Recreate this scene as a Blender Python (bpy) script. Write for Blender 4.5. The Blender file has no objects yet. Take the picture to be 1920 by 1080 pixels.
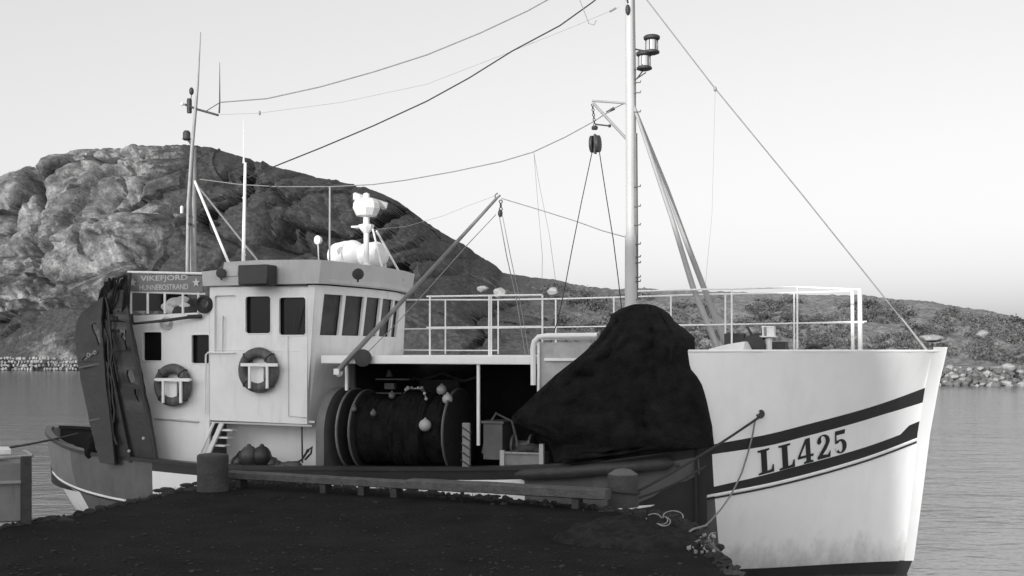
import bpy, bmesh, math, random
from mathutils import Vector, Matrix, noise
from mathutils.geometry import tessellate_polygon
random.seed(7)
rad = math.radians
sc = bpy.context.scene

# ------------------------------------------------------------------ camera, sky, sun, exposure
FPX, HY, HC = 2133.0, 660.0, 3.6          # focal length in photo pixels, horizon row, eye height over the water
cam_d = bpy.data.cameras.new('camera'); cam = bpy.data.objects.new('camera', cam_d)
sc.collection.objects.link(cam); sc.camera = cam
cam.location = (0, 0, HC); cam.rotation_euler = (rad(90), 0, 0)
cam_d.sensor_width = 36; cam_d.lens = FPX / 1920 * 36
cam_d.shift_y = (HY - 540) / 1920; cam_d.clip_start = .1; cam_d.clip_end = 6000

EL = rad(12.5)
SH = Vector((-.50, -.86603, 0))                # horizontal direction towards the sun
SUN = Vector((SH.x * math.cos(EL), SH.y * math.cos(EL), math.sin(EL)))
w = bpy.data.worlds.new('World'); sc.world = w; w.use_nodes = True
nt = w.node_tree; nt.nodes.clear()
sky = nt.nodes.new('ShaderNodeTexSky'); sky.sky_type = 'NISHITA'; sky.sun_disc = False
sky.air_density = .6; sky.dust_density = 4.; sky.sun_elevation = EL; sky.sun_rotation = math.atan2(SH.x, SH.y)
bw = nt.nodes.new('ShaderNodeRGBToBW'); pw = nt.nodes.new('ShaderNodeMath'); pw.operation = 'POWER'
pw.inputs[1].default_value = .46
mu = nt.nodes.new('ShaderNodeMath'); mu.operation = 'MULTIPLY'; mu.inputs[1].default_value = 5.5;
bg = nt.nodes.new('ShaderNodeBackground'); bg.inputs['Strength'].default_value = .10
wo = nt.nodes.new('ShaderNodeOutputWorld')
nt.links.new(sky.outputs[0], bw.inputs[0]); nt.links.new(bw.outputs[0], pw.inputs[0])
nt.links.new(pw.outputs[0], mu.inputs[0]); nt.links.new(mu.outputs[0], bg.inputs['Color'])
nt.links.new(bg.outputs[0], wo.inputs[0])
sd = bpy.data.lights.new('sun', 'SUN'); sd.energy = 3.0; sd.angle = rad(.55); sd.color = (1, .995, .985)
so = bpy.data.objects.new('sun', sd); sc.collection.objects.link(so)
so.rotation_euler = SUN.to_track_quat('Z', 'Y').to_euler(); so.location = (-30, -40, 30)
sc.view_settings.view_transform = 'Standard'; sc.view_settings.look = 'None'
sc.view_settings.gamma = 1; sc.view_settings.exposure = .18

# ------------------------------------------------------------------ materials (black-and-white photograph: all greys)
def M(name, v, rough=.6, var=.15, scale=3., bump=0., bscale=None, stretch=1., metal=0., spec=.5, dirt=0., dirtv=.2, dscale=1.2):
    m = bpy.data.materials.new(name); m.use_nodes = True
    n = m.node_tree.nodes; l = m.node_tree.links; b = n['Principled BSDF']
    b.inputs['Roughness'].default_value = rough; b.inputs['Metallic'].default_value = metal
    b.inputs['Specular IOR Level'].default_value = spec
    tc = n.new('ShaderNodeTexCoord'); mp = n.new('ShaderNodeMapping'); mp.inputs['Scale'].default_value = (1, 1, 1 / stretch)
    l.new(tc.outputs['Object'], mp.inputs[0])
    nz = n.new('ShaderNodeTexNoise'); nz.inputs['Scale'].default_value = scale; nz.inputs['Detail'].default_value = 6
    nz.inputs['Roughness'].default_value = .62
    l.new(mp.outputs[0], nz.inputs['Vector'])
    mr = n.new('ShaderNodeMapRange'); mr.inputs['From Min'].default_value = .28; mr.inputs['From Max'].default_value = .72
    mr.inputs['To Min'].default_value = v * (1 - var); mr.inputs['To Max'].default_value = v * (1 + var)
    l.new(nz.outputs['Fac'], mr.inputs['Value']); out = mr.outputs[0]
    if dirt > 0:
        n2 = n.new('ShaderNodeTexNoise'); n2.inputs['Scale'].default_value = dscale; n2.inputs['Detail'].default_value = 9
        n2.inputs['Roughness'].default_value = .72
        mp2 = n.new('ShaderNodeMapping'); mp2.inputs['Scale'].default_value = (4, 4, .7); l.new(tc.outputs['Object'], mp2.inputs[0])
        l.new(mp2.outputs[0], n2.inputs['Vector'])
        r2 = n.new('ShaderNodeMapRange'); r2.inputs['From Min'].default_value = .50; r2.inputs['From Max'].default_value = .78
        r2.inputs['To Max'].default_value = dirt; l.new(n2.outputs['Fac'], r2.inputs['Value'])
        mx = n.new('ShaderNodeMix'); mx.data_type = 'FLOAT'; l.new(r2.outputs[0], mx.inputs[0]); l.new(out, mx.inputs[2])
        mx.inputs[3].default_value = v * dirtv; out = mx.outputs[0]
    l.new(out, b.inputs['Base Color'])
    if bump > 0:
        nb = n.new('ShaderNodeTexNoise'); nb.inputs['Scale'].default_value = bscale or scale * 4; nb.inputs['Detail'].default_value = 5
        l.new(mp.outputs[0], nb.inputs['Vector'])
        bp = n.new('ShaderNodeBump'); bp.inputs['Strength'].default_value = bump; bp.inputs['Distance'].default_value = .03
        l.new(nb.outputs['Fac'], bp.inputs['Height']); l.new(bp.outputs[0], b.inputs['Normal'])
    return m
m_white = M('white_paint', .86, .45, .05, 2.2, .15, 1.5, dirt=.30, dirtv=.55, dscale=1.1)
m_hull = M('white_hull_paint', .90, .38, .04, .9, .3, 1.3, dirt=.20, dirtv=.6, dscale=.8)
m_house = M('off_white_house_paint', .82, .5, .06, 1.6, .15, 2, dirt=.55, dirtv=.6, dscale=1.0)
m_grey = M('grey_paint', .52, .5, .07, 2, .1, 3, dirt=.35, dirtv=.5)
def grime(m):
    n = m.node_tree.nodes; l = m.node_tree.links; b = n['Principled BSDF']; src = b.inputs['Base Color'].links[0].from_socket
    g = n.new('ShaderNodeNewGeometry'); sx = n.new('ShaderNodeSeparateXYZ'); l.new(g.outputs['Position'], sx.inputs[0])
    z = n.new('ShaderNodeTexNoise'); z.inputs['Scale'].default_value = 3.; z.inputs['Detail'].default_value = 8; z.inputs['Roughness'].default_value = .75
    mp = n.new('ShaderNodeMapping'); mp.inputs['Scale'].default_value = (1, 1, .35); l.new(g.outputs['Position'], mp.inputs[0]); l.new(mp.outputs[0], z.inputs['Vector'])
    a = n.new('ShaderNodeMath'); a.operation = 'MULTIPLY_ADD'; a.inputs[1].default_value = 1.6; l.new(z.outputs['Fac'], a.inputs[0])
    s1 = n.new('ShaderNodeMath'); s1.operation = 'MULTIPLY'; s1.inputs[1].default_value = -1.1; l.new(sx.outputs['Z'], s1.inputs[0]); l.new(s1.outputs[0], a.inputs[2])
    r = n.new('ShaderNodeMapRange'); r.inputs['From Min'].default_value = .05; r.inputs['From Max'].default_value = .75; r.inputs['To Min'].default_value = 1.; r.inputs['To Max'].default_value = .55
    l.new(a.outputs[0], r.inputs['Value']); q = n.new('ShaderNodeMath'); q.operation = 'MULTIPLY'; l.new(src, q.inputs[0]); l.new(r.outputs[0], q.inputs[1]); l.new(q.outputs[0], b.inputs['Base Color'])
grime(m_hull)
m_raft = M('white_fibreglass', .74, .4, .03, 3, .05)
m_dark = M('black_paint', .022, .42, .3, 3, .1, dirt=.2, dirtv=2.2)
m_plate = M('dark_grey_hull_plating', .12, .55, .25, 2, .3, 3, dirt=.5, dirtv=.45)
m_stern = M('grey_bulwark_paint', .19, .55, .2, 2, .3, 3, dirt=.6, dirtv=.45)
m_anti = M('black_antifouling', .018, .6, .3, 3)
m_steel = M('galvanised_steel', .30, .45, .18, 6, .1)
m_iron = M('dark_iron', .035, .6, .35, 8, .3)
m_rope = M('dark_rope', .035, .85, .3, 20, .5, 60)
m_wire = M('steel_wire', .22, .6, .2, 8)
m_ropel = M('pale_rope', .30, .8, .2, 20, .4, 60)
m_net = M('black_net', .013, .95, .5, 5, 1., 26, spec=.1)
m_netg = M('grey_net', .026, .95, .5, 8, 1., 40, spec=.1)
m_door = M('grey_steel_trawl_door', .040, .55, .25, 3, .3, dirt=.4, dirtv=.5)
m_float = M('pale_plastic_float', .42, .45, .1, 8)
m_buoy = M('dark_rubber_buoy', .055, .4, .25, 5)
m_wood = M('weathered_timber', .13, .8, .3, 5, .6, 30, stretch=1)
m_woodl = M('pale_timber', .22, .8, .25, 6, .5, 30)
m_conc = M('old_concrete', .055, .85, .25, 6, .6, 24, dirt=.3, dirtv=.5)
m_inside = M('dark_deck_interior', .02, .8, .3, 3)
m_deck = M('deck_paint', .07, .7, .3, 3, .3)
m_glass = M('dark_window_glass', .010, .12, .1, 2, spec=.15)
m_glassf = M('grey_front_glass', .045, .15, .5, 2.5, spec=.35)  # front panes greyer and patchier than the side windows
m_glassl = M('lamp_glass', .5, .15, .1, 6)
m_board = M('grey_name_board', .19, .6, .15, 6)
m_letter = M('letter_paint', .02, .5, .2, 6)
m_wletter = M('pale_letter_paint', .55, .6, .1, 6)
m_orange = M('faded_lifebuoy_cover', .08, .65, .5, 5, .3, dirt=.7, dirtv=3.2, dscale=1.6)
m_cloth = M('pale_cloth', .7, .9, .15, 5, .6, 12)
m_cloth2 = M('grey_cloth', .05, .9, .25, 5, .5, 12)
m_crate = M('grey_plastic_crate', .20, .6, .2, 6)
m_tub = M('pale_tub_side', .20, .6, .2, 2.5, .2, dirt=.7, dirtv=.35, dscale=.9)
m_wall = M('pale_bounce_wall', .6, .9, .1, 1)  # wall of the unseen building, kept pale to return some light
m_roof = M('dark_roofing', .08, .8, .2, 2)
m_boulder = M('pale_granite', .30, .9, .35, 2.2, .8, 7, dirt=.5, dirtv=.35, dscale=.9)
m_stone = M('pale_dry_stone', .27, .9, .6, .9, .6, 5)
m_barnac = M('weathered_stone', .12, .9, .4, 6, .8, 20)

# ------------------------------------------------------------------ mesh helpers
class MB:
    def __init__(s): s.v = []; s.f = []; s.mi = []
    def add(s, vs, fs, mi=0):
        o = len(s.v); s.v += [Vector(p) for p in vs]; s.f += [tuple(i + o for i in f) for f in fs]; s.mi += [mi] * len(fs)
    def box(s, c, hx, hy, hz, X=Vector((1, 0, 0)), Y=Vector((0, 1, 0)), Z=Vector((0, 0, 1)), mi=0):
        c = Vector(c); vs = [c + X * (hx * i) + Y * (hy * j) + Z * (hz * k) for k in (-1, 1) for j in (-1, 1) for i in (-1, 1)]
        s.add(vs, [(0, 2, 3, 1), (4, 5, 7, 6), (0, 1, 5, 4), (2, 6, 7, 3), (0, 4, 6, 2), (1, 3, 7, 5)], mi)
    def tube(s, path, r, seg=8, mi=0, closed=False):
        P = [Vector(p) for p in path]; n = len(P); R = r if isinstance(r, (list, tuple)) else [r] * n
        up = Vector((.13, .31, .94)); rings = []; prev = None
        for i in range(n):
            a = P[(i + 1) % n] if (closed or i < n - 1) else P[i]; b = P[i - 1] if (closed or i > 0) else P[i]
            t = (a - b).normalized()
            if prev is None:
                x = t.cross(up)
                if x.length < .05: x = t.cross(Vector((1, 0, 0)))
            else: x = prev - t * prev.dot(t)
            x.normalize(); prev = x; y = t.cross(x)
            rings.append([P[i] + (x * math.cos(2 * math.pi * k / seg) + y * math.sin(2 * math.pi * k / seg)) * R[i] for k in range(seg)])
        s.loft(rings, mi=mi, loop=closed, caps=not closed)
    def loft(s, rings, mi=0, loop=False, caps=True, closed=True):
        n = len(rings[0]); vs = [p for rg in rings for p in rg]; fs = []
        m = len(rings); kk = n if closed else n - 1
        for i in range(m if loop else m - 1):
            for k in range(kk):
                a = i * n + k; b = i * n + (k + 1) % n; c = ((i + 1) % m) * n + (k + 1) % n; d = ((i + 1) % m) * n + k
                fs.append((a, b, c, d))
        if caps and not loop: fs.append(tuple(range(n))[::-1]); fs.append(tuple(range((m - 1) * n, m * n)))
        s.add(vs, fs, mi)
    def lathe(s, base, axis, prof, seg=14, mi=0):
        base = Vector(base); axis = Vector(axis).normalized(); x = axis.cross(Vector((.2, .9, .1)))
        if x.length < .1: x = axis.cross(Vector((1, 0, 0)))
        x.normalize(); y = axis.cross(x)
        s.loft([[base + axis * h + (x * math.cos(2 * math.pi * k / seg) + y * math.sin(2 * math.pi * k / seg)) * max(r, .0005) for k in range(seg)] for r, h in prof], mi=mi)
    def sphere(s, c, r, sx=1, sy=1, sz=1, seg=12, rg=8, mi=0):
        c = Vector(c); rings = []
        for i in range(rg + 1):
            th = math.pi * i / rg; rr = max(math.sin(th), .002)
            rings.append([c + Vector((math.cos(2 * math.pi * k / seg) * rr * sx, math.sin(2 * math.pi * k / seg) * rr * sy, -math.cos(th) * sz)) * r for k in range(seg)])
        s.loft(rings, mi=mi)
    def torus(s, c, ax, R, r, seg=28, sg=8, mi=0):
        c = Vector(c); ax = Vector(ax).normalized(); x = ax.cross(Vector((0, 0, 1)))
        if x.length < .1: x = ax.cross(Vector((1, 0, 0)))
        x.normalize(); y = ax.cross(x)
        s.tube([c + (x * math.cos(2 * math.pi * k / seg) + y * math.sin(2 * math.pi * k / seg)) * R for k in range(seg)], r, sg, mi, True)
    def prism(s, outline, f, off, holes=(), mi=0):      # outline in 2-D, f maps it to 3-D, off = thickness vector
        loops = [list(outline)] + [list(h) for h in holes]; flat = [p for lp in loops for p in lp]
        tr = tessellate_polygon([[Vector((p[0], p[1], 0)) for p in lp] for lp in loops]); n = len(flat)
        fr = [Vector(f(*p)) for p in flat]; off = Vector(off)
        fs = [t for t in tr] + [(t[0] + n, t[2] + n, t[1] + n) for t in tr]; o = 0
        for lp in loops:
            k = len(lp)
            for i in range(k): fs.append((o + i, o + (i + 1) % k, o + (i + 1) % k + n, o + i + n))
            o += k
        s.add(fr + [p + off for p in fr], fs, mi)
    def mesh(s, name, mats, org, smooth=35):
        me = bpy.data.meshes.new(name); me.from_pydata([v - org for v in s.v], [], s.f)
        for m in mats: me.materials.append(m)
        me.polygons.foreach_set('material_index', s.mi)
        bm = bmesh.new(); bm.from_mesh(me); bmesh.ops.recalc_face_normals(bm, faces=bm.faces[:]); bm.to_mesh(me); bm.free()
        if smooth:
            me.polygons.foreach_set('use_smooth', [True] * len(me.polygons)); me.set_sharp_from_angle(angle=rad(smooth))
        me.update(); return me
def tag(o, label=None, cat=None, group=None, kind=None):
    for k, v in (('label', label), ('category', cat), ('group', group), ('kind', kind)):
        if v: o[k] = v
    return o
def thing(name, label, cat, loc, group=None):
    o = bpy.data.objects.new(name, None); o.empty_display_size = .2; o.location = loc; sc.collection.objects.link(o)
    return tag(o, label, cat, group)
def root_loc(o):
    p = Vector(o.location)
    while o.parent: o = o.parent; p += Vector(o.location)
    return p
def obj(name, mb, mats, parent=None, smooth=35, loc=None):
    mats = mats if isinstance(mats, (list, tuple)) else [mats]
    if parent: org = root_loc(parent)
    else:
        if loc is None:
            zs = min(v.z for v in mb.v); xs = [v.x for v in mb.v]; ys = [v.y for v in mb.v]
            loc = Vector(((min(xs) + max(xs)) / 2, (min(ys) + max(ys)) / 2, zs))
        org = Vector(loc)
    o = bpy.data.objects.new(name, mb.mesh(name, mats, org, smooth)); sc.collection.objects.link(o)
    if parent: o.parent = parent
    else: o.location = org
    return o
def bevel(o, wd=.01, seg=2):
    b = o.modifiers.new('bevel', 'BEVEL'); b.width = wd; b.segments = seg; b.limit_method = 'ANGLE'; b.angle_limit = rad(40); return o
def lerp(a, b, t): return a + (b - a) * t
def curve(pts, x):
    if x <= pts[0][0]: return pts[0][1]
    for (a, b), (c, d) in zip(pts, pts[1:]):
        if x <= c: return lerp(b, d, (x - a) / (c - a))
    return pts[-1][1]
def smooth_curve(pts, x):                   # Catmull-Rom through the points
    if x <= pts[0][0]: return pts[0][1]
    if x >= pts[-1][0]: return pts[-1][1]
    for i in range(len(pts) - 1):
        if x <= pts[i + 1][0]:
            x0, y0 = pts[i]; x1, y1 = pts[i + 1]; h = x1 - x0; u = (x - x0) / h
            m0 = (y1 - pts[i - 1][1]) / (x1 - pts[i - 1][0]) if i > 0 else (y1 - y0) / h
            m1 = (pts[i + 2][1] - y0) / (pts[i + 2][0] - x0) if i + 2 < len(pts) else (y1 - y0) / h
            return (2*u**3-3*u*u+1)*y0 + (u**3-2*u*u+u)*h*m0 + (-2*u**3+3*u*u)*y1 + (u**3-u*u)*h*m1
def rrect(x0, y0, x1, y1, r=.05, n=3):
    pts = []
    for cx, cy, a0 in ((x1 - r, y1 - r, 0), (x0 + r, y1 - r, 90), (x0 + r, y0 + r, 180), (x1 - r, y0 + r, 270)):
        for k in range(n + 1):
            a = rad(a0 + 90 * k / n); pts.append((cx + r * math.cos(a), cy + r * math.sin(a)))
    return pts
def sag(p, q, d, n=14):
    p = Vector(p); q = Vector(q); return [p.lerp(q, i / n) + Vector((0, 0, -4 * d * (i / n) * (1 - i / n))) for i in range(n + 1)]
# boat frame: a = metres aft of the stem head, t = metres to starboard of the centreline, z = height over the water
TH = rad(20); U = Vector((math.cos(TH), -math.sin(TH), 0)); V = Vector((-math.sin(TH), -math.cos(TH), 0)); Z = Vector((0, 0, 1))
S0 = Vector((7.0, 18.2, 0))
def W(a, t, z): return S0 - U * a + V * t + Z * z
def bl(px, py, t):                          # photo point on the lengthwise plane t -> (a, z)
    k = (px - 960) / FPX
    a = (S0.x + V.x * t - k * (S0.y + V.y * t)) / (U.x - k * U.y)
    return a, HC - (py - HY) / FPX * W(a, t, 0).y
def B(px, py, t):
    a, z = bl(px, py, t); return W(a, t, z)
def gq(px, py, z=1.5):                      # photo point on a level plane
    Y = (HC - z) * FPX / (py - HY); return Vector(((px - 960) / FPX * Y, Y, z))

# ------------------------------------------------------------------ water
def water_mat():
    m = bpy.data.materials.new('sea_water'); m.use_nodes = True; n = m.node_tree.nodes; l = m.node_tree.links; b = n['Principled BSDF']
    b.inputs['Base Color'].default_value = (.10, .10, .10, 1); b.inputs['Roughness'].default_value = .12; b.inputs['IOR'].default_value = 4.4
    tc = n.new('ShaderNodeTexCoord'); prev = None
    for s, d, st in ((.5, .07, 1.), (2.0, .04, 1.), (7., .012, 1.)):
        mp = n.new('ShaderNodeMapping'); mp.inputs['Scale'].default_value = (.7, 1.3, 1); mp.inputs['Rotation'].default_value = (0, 0, .25)
        l.new(tc.outputs['Object'], mp.inputs[0])
        z = n.new('ShaderNodeTexNoise'); z.inputs['Scale'].default_value = s; z.inputs['Detail'].default_value = 4; l.new(mp.outputs[0], z.inputs['Vector'])
        bp = n.new('ShaderNodeBump'); bp.inputs['Strength'].default_value = st; bp.inputs['Distance'].default_value = d
        l.new(z.outputs['Fac'], bp.inputs['Height'])
        if prev: l.new(prev.outputs[0], bp.inputs['Normal'])
        if s > 1 and s < 5: first = bp
        prev = bp
    pz = n.new('ShaderNodeTexNoise'); pz.inputs['Scale'].default_value = .07; pz.inputs['Detail'].default_value = 4; mpp = n.new('ShaderNodeMapping'); mpp.inputs['Scale'].default_value = (.5, 1.6, 1)
    l.new(tc.outputs['Object'], mpp.inputs[0]); l.new(mpp.outputs[0], pz.inputs['Vector'])
    pr = n.new('ShaderNodeMapRange'); pr.inputs['From Min'].default_value = .35; pr.inputs['From Max'].default_value = .65; pr.inputs['To Min'].default_value = .35; pr.inputs['To Max'].default_value = 1.
    l.new(pz.outputs['Fac'], pr.inputs['Value']); l.new(pr.outputs[0], first.inputs['Strength'])
    l.new(prev.outputs[0], b.inputs['Normal']); return m
wb = MB(); wb.add([(-2500, -400, 0), (2500, -400, 0), (2500, 3500, 0), (-2500, 3500, 0)], [(0, 1, 2, 3)])
tag(obj('water', wb, water_mat(), smooth=0, loc=(0, 0, 0)), kind='structure')

# ------------------------------------------------------------------ hills across the water
RIDGE = [(-900,470),(-500,440),(-200,395),(-60,340),(0,330),(40,318),(72,314),(86,300),(112,290),(150,282),(185,278),(222,282),(236,277),(300,274),(335,271),(362,273),
         (400,278),(430,288),(470,300),(520,315),(600,335),(680,350),(722,366),(750,380),(790,410),(830,438),(872,460),(905,484),(930,498),(945,513),(1000,521),(1040,524),
         (1064,530),(1100,537),(1150,543),(1200,541),(1300,546),(1400,549),(1500,553),(1620,553),(1680,562),(1740,565),(1790,574),(1850,582),(1885,590),(1920,598),(2100,612),(2500,632),(3000,640)]
SHORE = [(-900, 230), (400, 219), (900, 170), (1300, 125), (3000, 112)]
CREST = [(-900, 300), (500, 285), (900, 262), (1100, 235), (3000, 215)]
BANK = [(-900, 5), (300, 5), (900, 14), (1500, 26), (3000, 30)]      # rows below the horizon of the bank top
def hill_point(px, v):
    ys, yc = curve(SHORE, px), curve(CREST, px)
    left = min(1, max(0, (1150 - px) / 350))
    bank = -curve(BANK, px); ridge = HY - curve(RIDGE, px)
    if px < 700: ridge += 3.0 * round(1.6 * noise.noise(Vector((px * .045, 2, 5)))) + 2.5 * noise.noise(Vector((px * .12, 7, 5)))
    else: ridge += 1.8 * noise.noise(Vector((px * .09, 7, 5))) + 1.2 * noise.noise(Vector((px * .3, 1, 5)))
    if v < .03:
        Y = ys + 2.5 * (v / .03); z0 = -1.0; z1 = HC + bank / FPX * Y; z = lerp(z0, z1, v / .03)
        X = (px - 960) / FPX * Y
        return Vector((X, Y, z))
    u = min((v - .03) / .87, 1)
    g = lerp(.25 * u + .75 * u ** 2.2, 1 - (1 - u) ** 1.5, left)
    Y = lerp(ys + 2.5, yc, u); off = lerp(bank, ridge, g)
    if v > .9:
        k = (v - .9) / .1; Y += 90 * k; off = ridge - (ridge + 10) * k * k
    p = Vector(((px - 960) / FPX * Y, Y, HC + off / FPX * Y))
    q = p * .09
    cut = min(1, u * 7) * (1 - .86 * u ** 5)
    if left > 0:
        wx = p.x + 7 * noise.noise(q * .7); wz = p.z * 1.15 + 5 * noise.noise(q * .7 + Vector((8, 8, 8)))
        e1, e2 = .80 * wx - .60 * wz, .60 * wx + .80 * wz
        sh = Vector((e1 * .075, p.y * .02, e2 * .040))
        d, pts = noise.voronoi(sh, distance_metric='DISTANCE', exponent=2.5); st = noise.cell(pts[0] * 37.3); b1 = 1 - min(1, d[0]) ** 2; c1 = min(1, (d[1] - d[0]) * 9)
        d = noise.voronoi(Vector((sh.x * 2.6, sh.y, sh.z * 3.6)) + Vector((5, 1, 2)), distance_metric='DISTANCE', exponent=2.5); st2 = noise.cell(d[1][0] * 37.3); d = d[0]; b2 = 1 - min(1, d[0]) ** 2; c2 = min(1, (d[1] - d[0]) * 7)
        k0 = max(0, min(1, .35 + 2.2 * noise.noise(q * .5 + Vector((4, 4, 4)))))
        f = noise.fractal(q * 3.4, .95, 2.1, 6)
        lg = noise.noise(q * .35 + Vector((3, 0, 1)))
        sy = HY - off
        gr = 7 * math.exp(-((px - 82 + (sy - 315) * .17) / 5.5) ** 2) * (sy < 480)
        for gx, gy, gw, gh, gd in ((545, 462, 24, 40, 7), (228, 322, 26, 8, 4.5), (300, 500, 30, 60, 4), (640, 400, 50, 16, 4), (430, 345, 40, 12, 4), (60, 470, 60, 9, 4), (180, 560, 40, 14, 4)):
            gr += gd * math.exp(-((px - gx) / gw) ** 2 - ((sy - gy - 8 * noise.noise(Vector((px * .03, gy, 0)))) / gh) ** 2)
        disp = (9.0 * lg + 4.5 * b1 * c1 + 3.2 * st + 1.3 * st2 + 1.2 * b2 * c2 * k0 + (.4 + 1.0 * k0) * f - gr) * left * cut
        p.y -= disp; p.z += .22 * disp; p.x -= .35 * disp
    if left < 1:
        f = noise.fractal(q * 2.2, 1.0, 2.1, 5); r2 = abs(noise.noise(q * 4.)) 
        p.z += (1 - left) * cut * (1.3 * f + .8 * r2)
    return p
def rock_mat():
    m = bpy.data.materials.new('granite_and_heather'); m.use_nodes = True; n = m.node_tree.nodes; l = m.node_tree.links; b = n['Principled BSDF']
    b.inputs['Roughness'].default_value = .95; b.inputs['Specular IOR Level'].default_value = .15
    g = n.new('ShaderNodeNewGeometry')
    def nz(s, det=8, ro=.65, vec=None):
        z = n.new('ShaderNodeTexNoise'); z.inputs['Scale'].default_value = s; z.inputs['Detail'].default_value = det; z.inputs['Roughness'].default_value = ro
        l.new(vec or g.outputs['Position'], z.inputs['Vector']); return z.outputs['Fac']
    def rng(i, a, c, d, e):
        z = n.new('ShaderNodeMapRange'); z.inputs['From Min'].default_value = a; z.inputs['From Max'].default_value = c
        z.inputs['To Min'].default_value = d; z.inputs['To Max'].default_value = e; l.new(i, z.inputs['Value']); return z.outputs[0]
    def mth(op, a, c):
        z = n.new('ShaderNodeMath'); z.operation = op; z.use_clamp = False
        for i, x in enumerate((a, c)):
            if isinstance(x, (int, float)): z.inputs[i].default_value = x
            else: l.new(x, z.inputs[i])
        return z.outputs[0]
    mix = lambda f, a, c: mth('ADD', mth('MULTIPLY', a, mth('SUBTRACT', 1., f)), mth('MULTIPLY', c, f))
    base = mth('MULTIPLY', rng(nz(.35), .3, .7, .11, .33), rng(nz(.06, 5), .38, .62, .5, 1.3))
    base = mth('MULTIPLY', base, rng(nz(1.6, 6), .3, .7, .55, 1.4))
    vo = n.new('ShaderNodeTexVoronoi'); vo.feature = 'DISTANCE_TO_EDGE'; vo.inputs['Scale'].default_value = .045
    wv = n.new('ShaderNodeVectorMath'); wv.operation = 'ADD'
    ns = n.new('ShaderNodeTexNoise'); ns.inputs['Scale'].default_value = .25; ns.inputs['Detail'].default_value = 4; l.new(g.outputs['Position'], ns.inputs['Vector'])
    vs = n.new('ShaderNodeVectorMath'); vs.operation = 'SCALE'; vs.inputs['Scale'].default_value = 7; l.new(ns.outputs['Color'], vs.inputs[0])
    l.new(g.outputs['Position'], wv.inputs[0]); l.new(vs.outputs[0], wv.inputs[1]); l.new(wv.outputs[0], vo.inputs['Vector'])
    base = mth('MULTIPLY', base, rng(nz(.028, 10, .78), .30, .62, .55, 1.15))
    sx = n.new('ShaderNodeSeparateXYZ'); l.new(g.outputs['Position'], sx.inputs[0])
    sn = n.new('ShaderNodeSeparateXYZ'); l.new(g.outputs['Normal'], sn.inputs[0])
    # heather and ivy on ledges; same dark tone spread over the right half
    east = rng(mth('DIVIDE', sx.outputs['X'], sx.outputs['Y']), -.34, -.23, 0., .49)
    low = rng(sx.outputs['Z'], 22., 8., 0., .12)
    far = rng(mth('DIVIDE', sx.outputs['X'], sx.outputs['Y']), -.03, .10, 0., -.50)
    east = mth('ADD', east, far)
    hgt = rng(sx.outputs['Z'], 16., 38., .09, -.03); low = mth('ADD', low, hgt)
    veg = rng(mth('ADD', mth('ADD', nz(.13, 10, .72), mth('MULTIPLY', sn.outputs['Z'], .10)), mth('ADD', east, low)), .60, .72, 0., 1.)
    vegc = rng(nz(1.2, 7, .7), .3, .7, .022, .085)
    vegr = rng(mth('DIVIDE', sx.outputs['X'], sx.outputs['Y']), -.02, .14, 1., 3.4)
    col = mix(veg, base, mth('MULTIPLY', vegc, vegr)); l.new(col, b.inputs['Base Color'])
    bp = n.new('ShaderNodeBump'); bp.inputs['Strength'].default_value = .55; bp.inputs['Distance'].default_value = .45; l.new(nz(.8, 9, .7), bp.inputs['Height'])
    b2 = n.new('ShaderNodeBump'); b2.inputs['Strength'].default_value = .0; b2.inputs['Distance'].default_value = .8
    l.new(rng(vo.outputs['Distance'], 0., .02, 0., 1.), b2.inputs['Height']); l.new(bp.outputs[0], b2.inputs['Normal'])
    l.new(b2.outputs[0], b.inputs['Normal']); return m
m_rock = rock_mat()
hb = MB(); cols = [-900 + 40 * i for i in range(17)]; cols = [c for c in cols if c < -220] + [-220 + 4 * i for i in range(570)] + [2070 + 40 * i for i in range(24)]
NR = 190; rows = [0, .015, .03] + [.03 + .87 * i / (NR - 14) for i in range(1, NR - 13)] + [.9 + .1 * (i / 11) for i in range(1, 12)]
hv = [hill_point(c, v) for v in rows for c in cols]; nc = len(cols)
hb.add(hv, [(i * nc + j, i * nc + j + 1, (i + 1) * nc + j + 1, (i + 1) * nc + j) for i in range(len(rows) - 1) for j in range(nc - 1)])
tag(obj('hill', hb, m_rock, smooth=50, loc=(0, 0, 0)), kind='structure')

def rock_mesh(name, seed, mat, sq=.7):
    bm = bmesh.new(); bmesh.ops.create_icosphere(bm, subdivisions=3, radius=1)
    rs = random.Random(seed); o = Vector((rs.random() * 50, rs.random() * 50, rs.random() * 50))
    pl = [(Vector((rs.uniform(-1, 1), rs.uniform(-1, 1), rs.uniform(-1, 1))).normalized(), rs.uniform(.62, .85)) for _ in range(9)]
    for v in bm.verts:
        p = v.co.copy()
        for nn, dd in pl:
            k = p.dot(nn)
            if k > dd: p -= nn * (k - dd) * .85
        p *= 1 + .16 * noise.noise(p * 1.7 + o); p.z *= sq; v.co = p
    me = bpy.data.meshes.new(name); bm.to_mesh(me); bm.free(); me.materials.append(mat)
    me.polygons.foreach_set('use_smooth', [True] * len(me.polygons)); me.set_sharp_from_angle(angle=rad(28)); return me
m_boulder2 = M('dark_granite', .13, .9, .4, 2.5, .8, 7, dirt=.5, dirtv=.35)
rocks = [rock_mesh('boulder', 11 + k, m_boulder, .8) for k in range(5)] + [rock_mesh('boulder', 31 + k, m_boulder2, .9) for k in range(5)]
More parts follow.
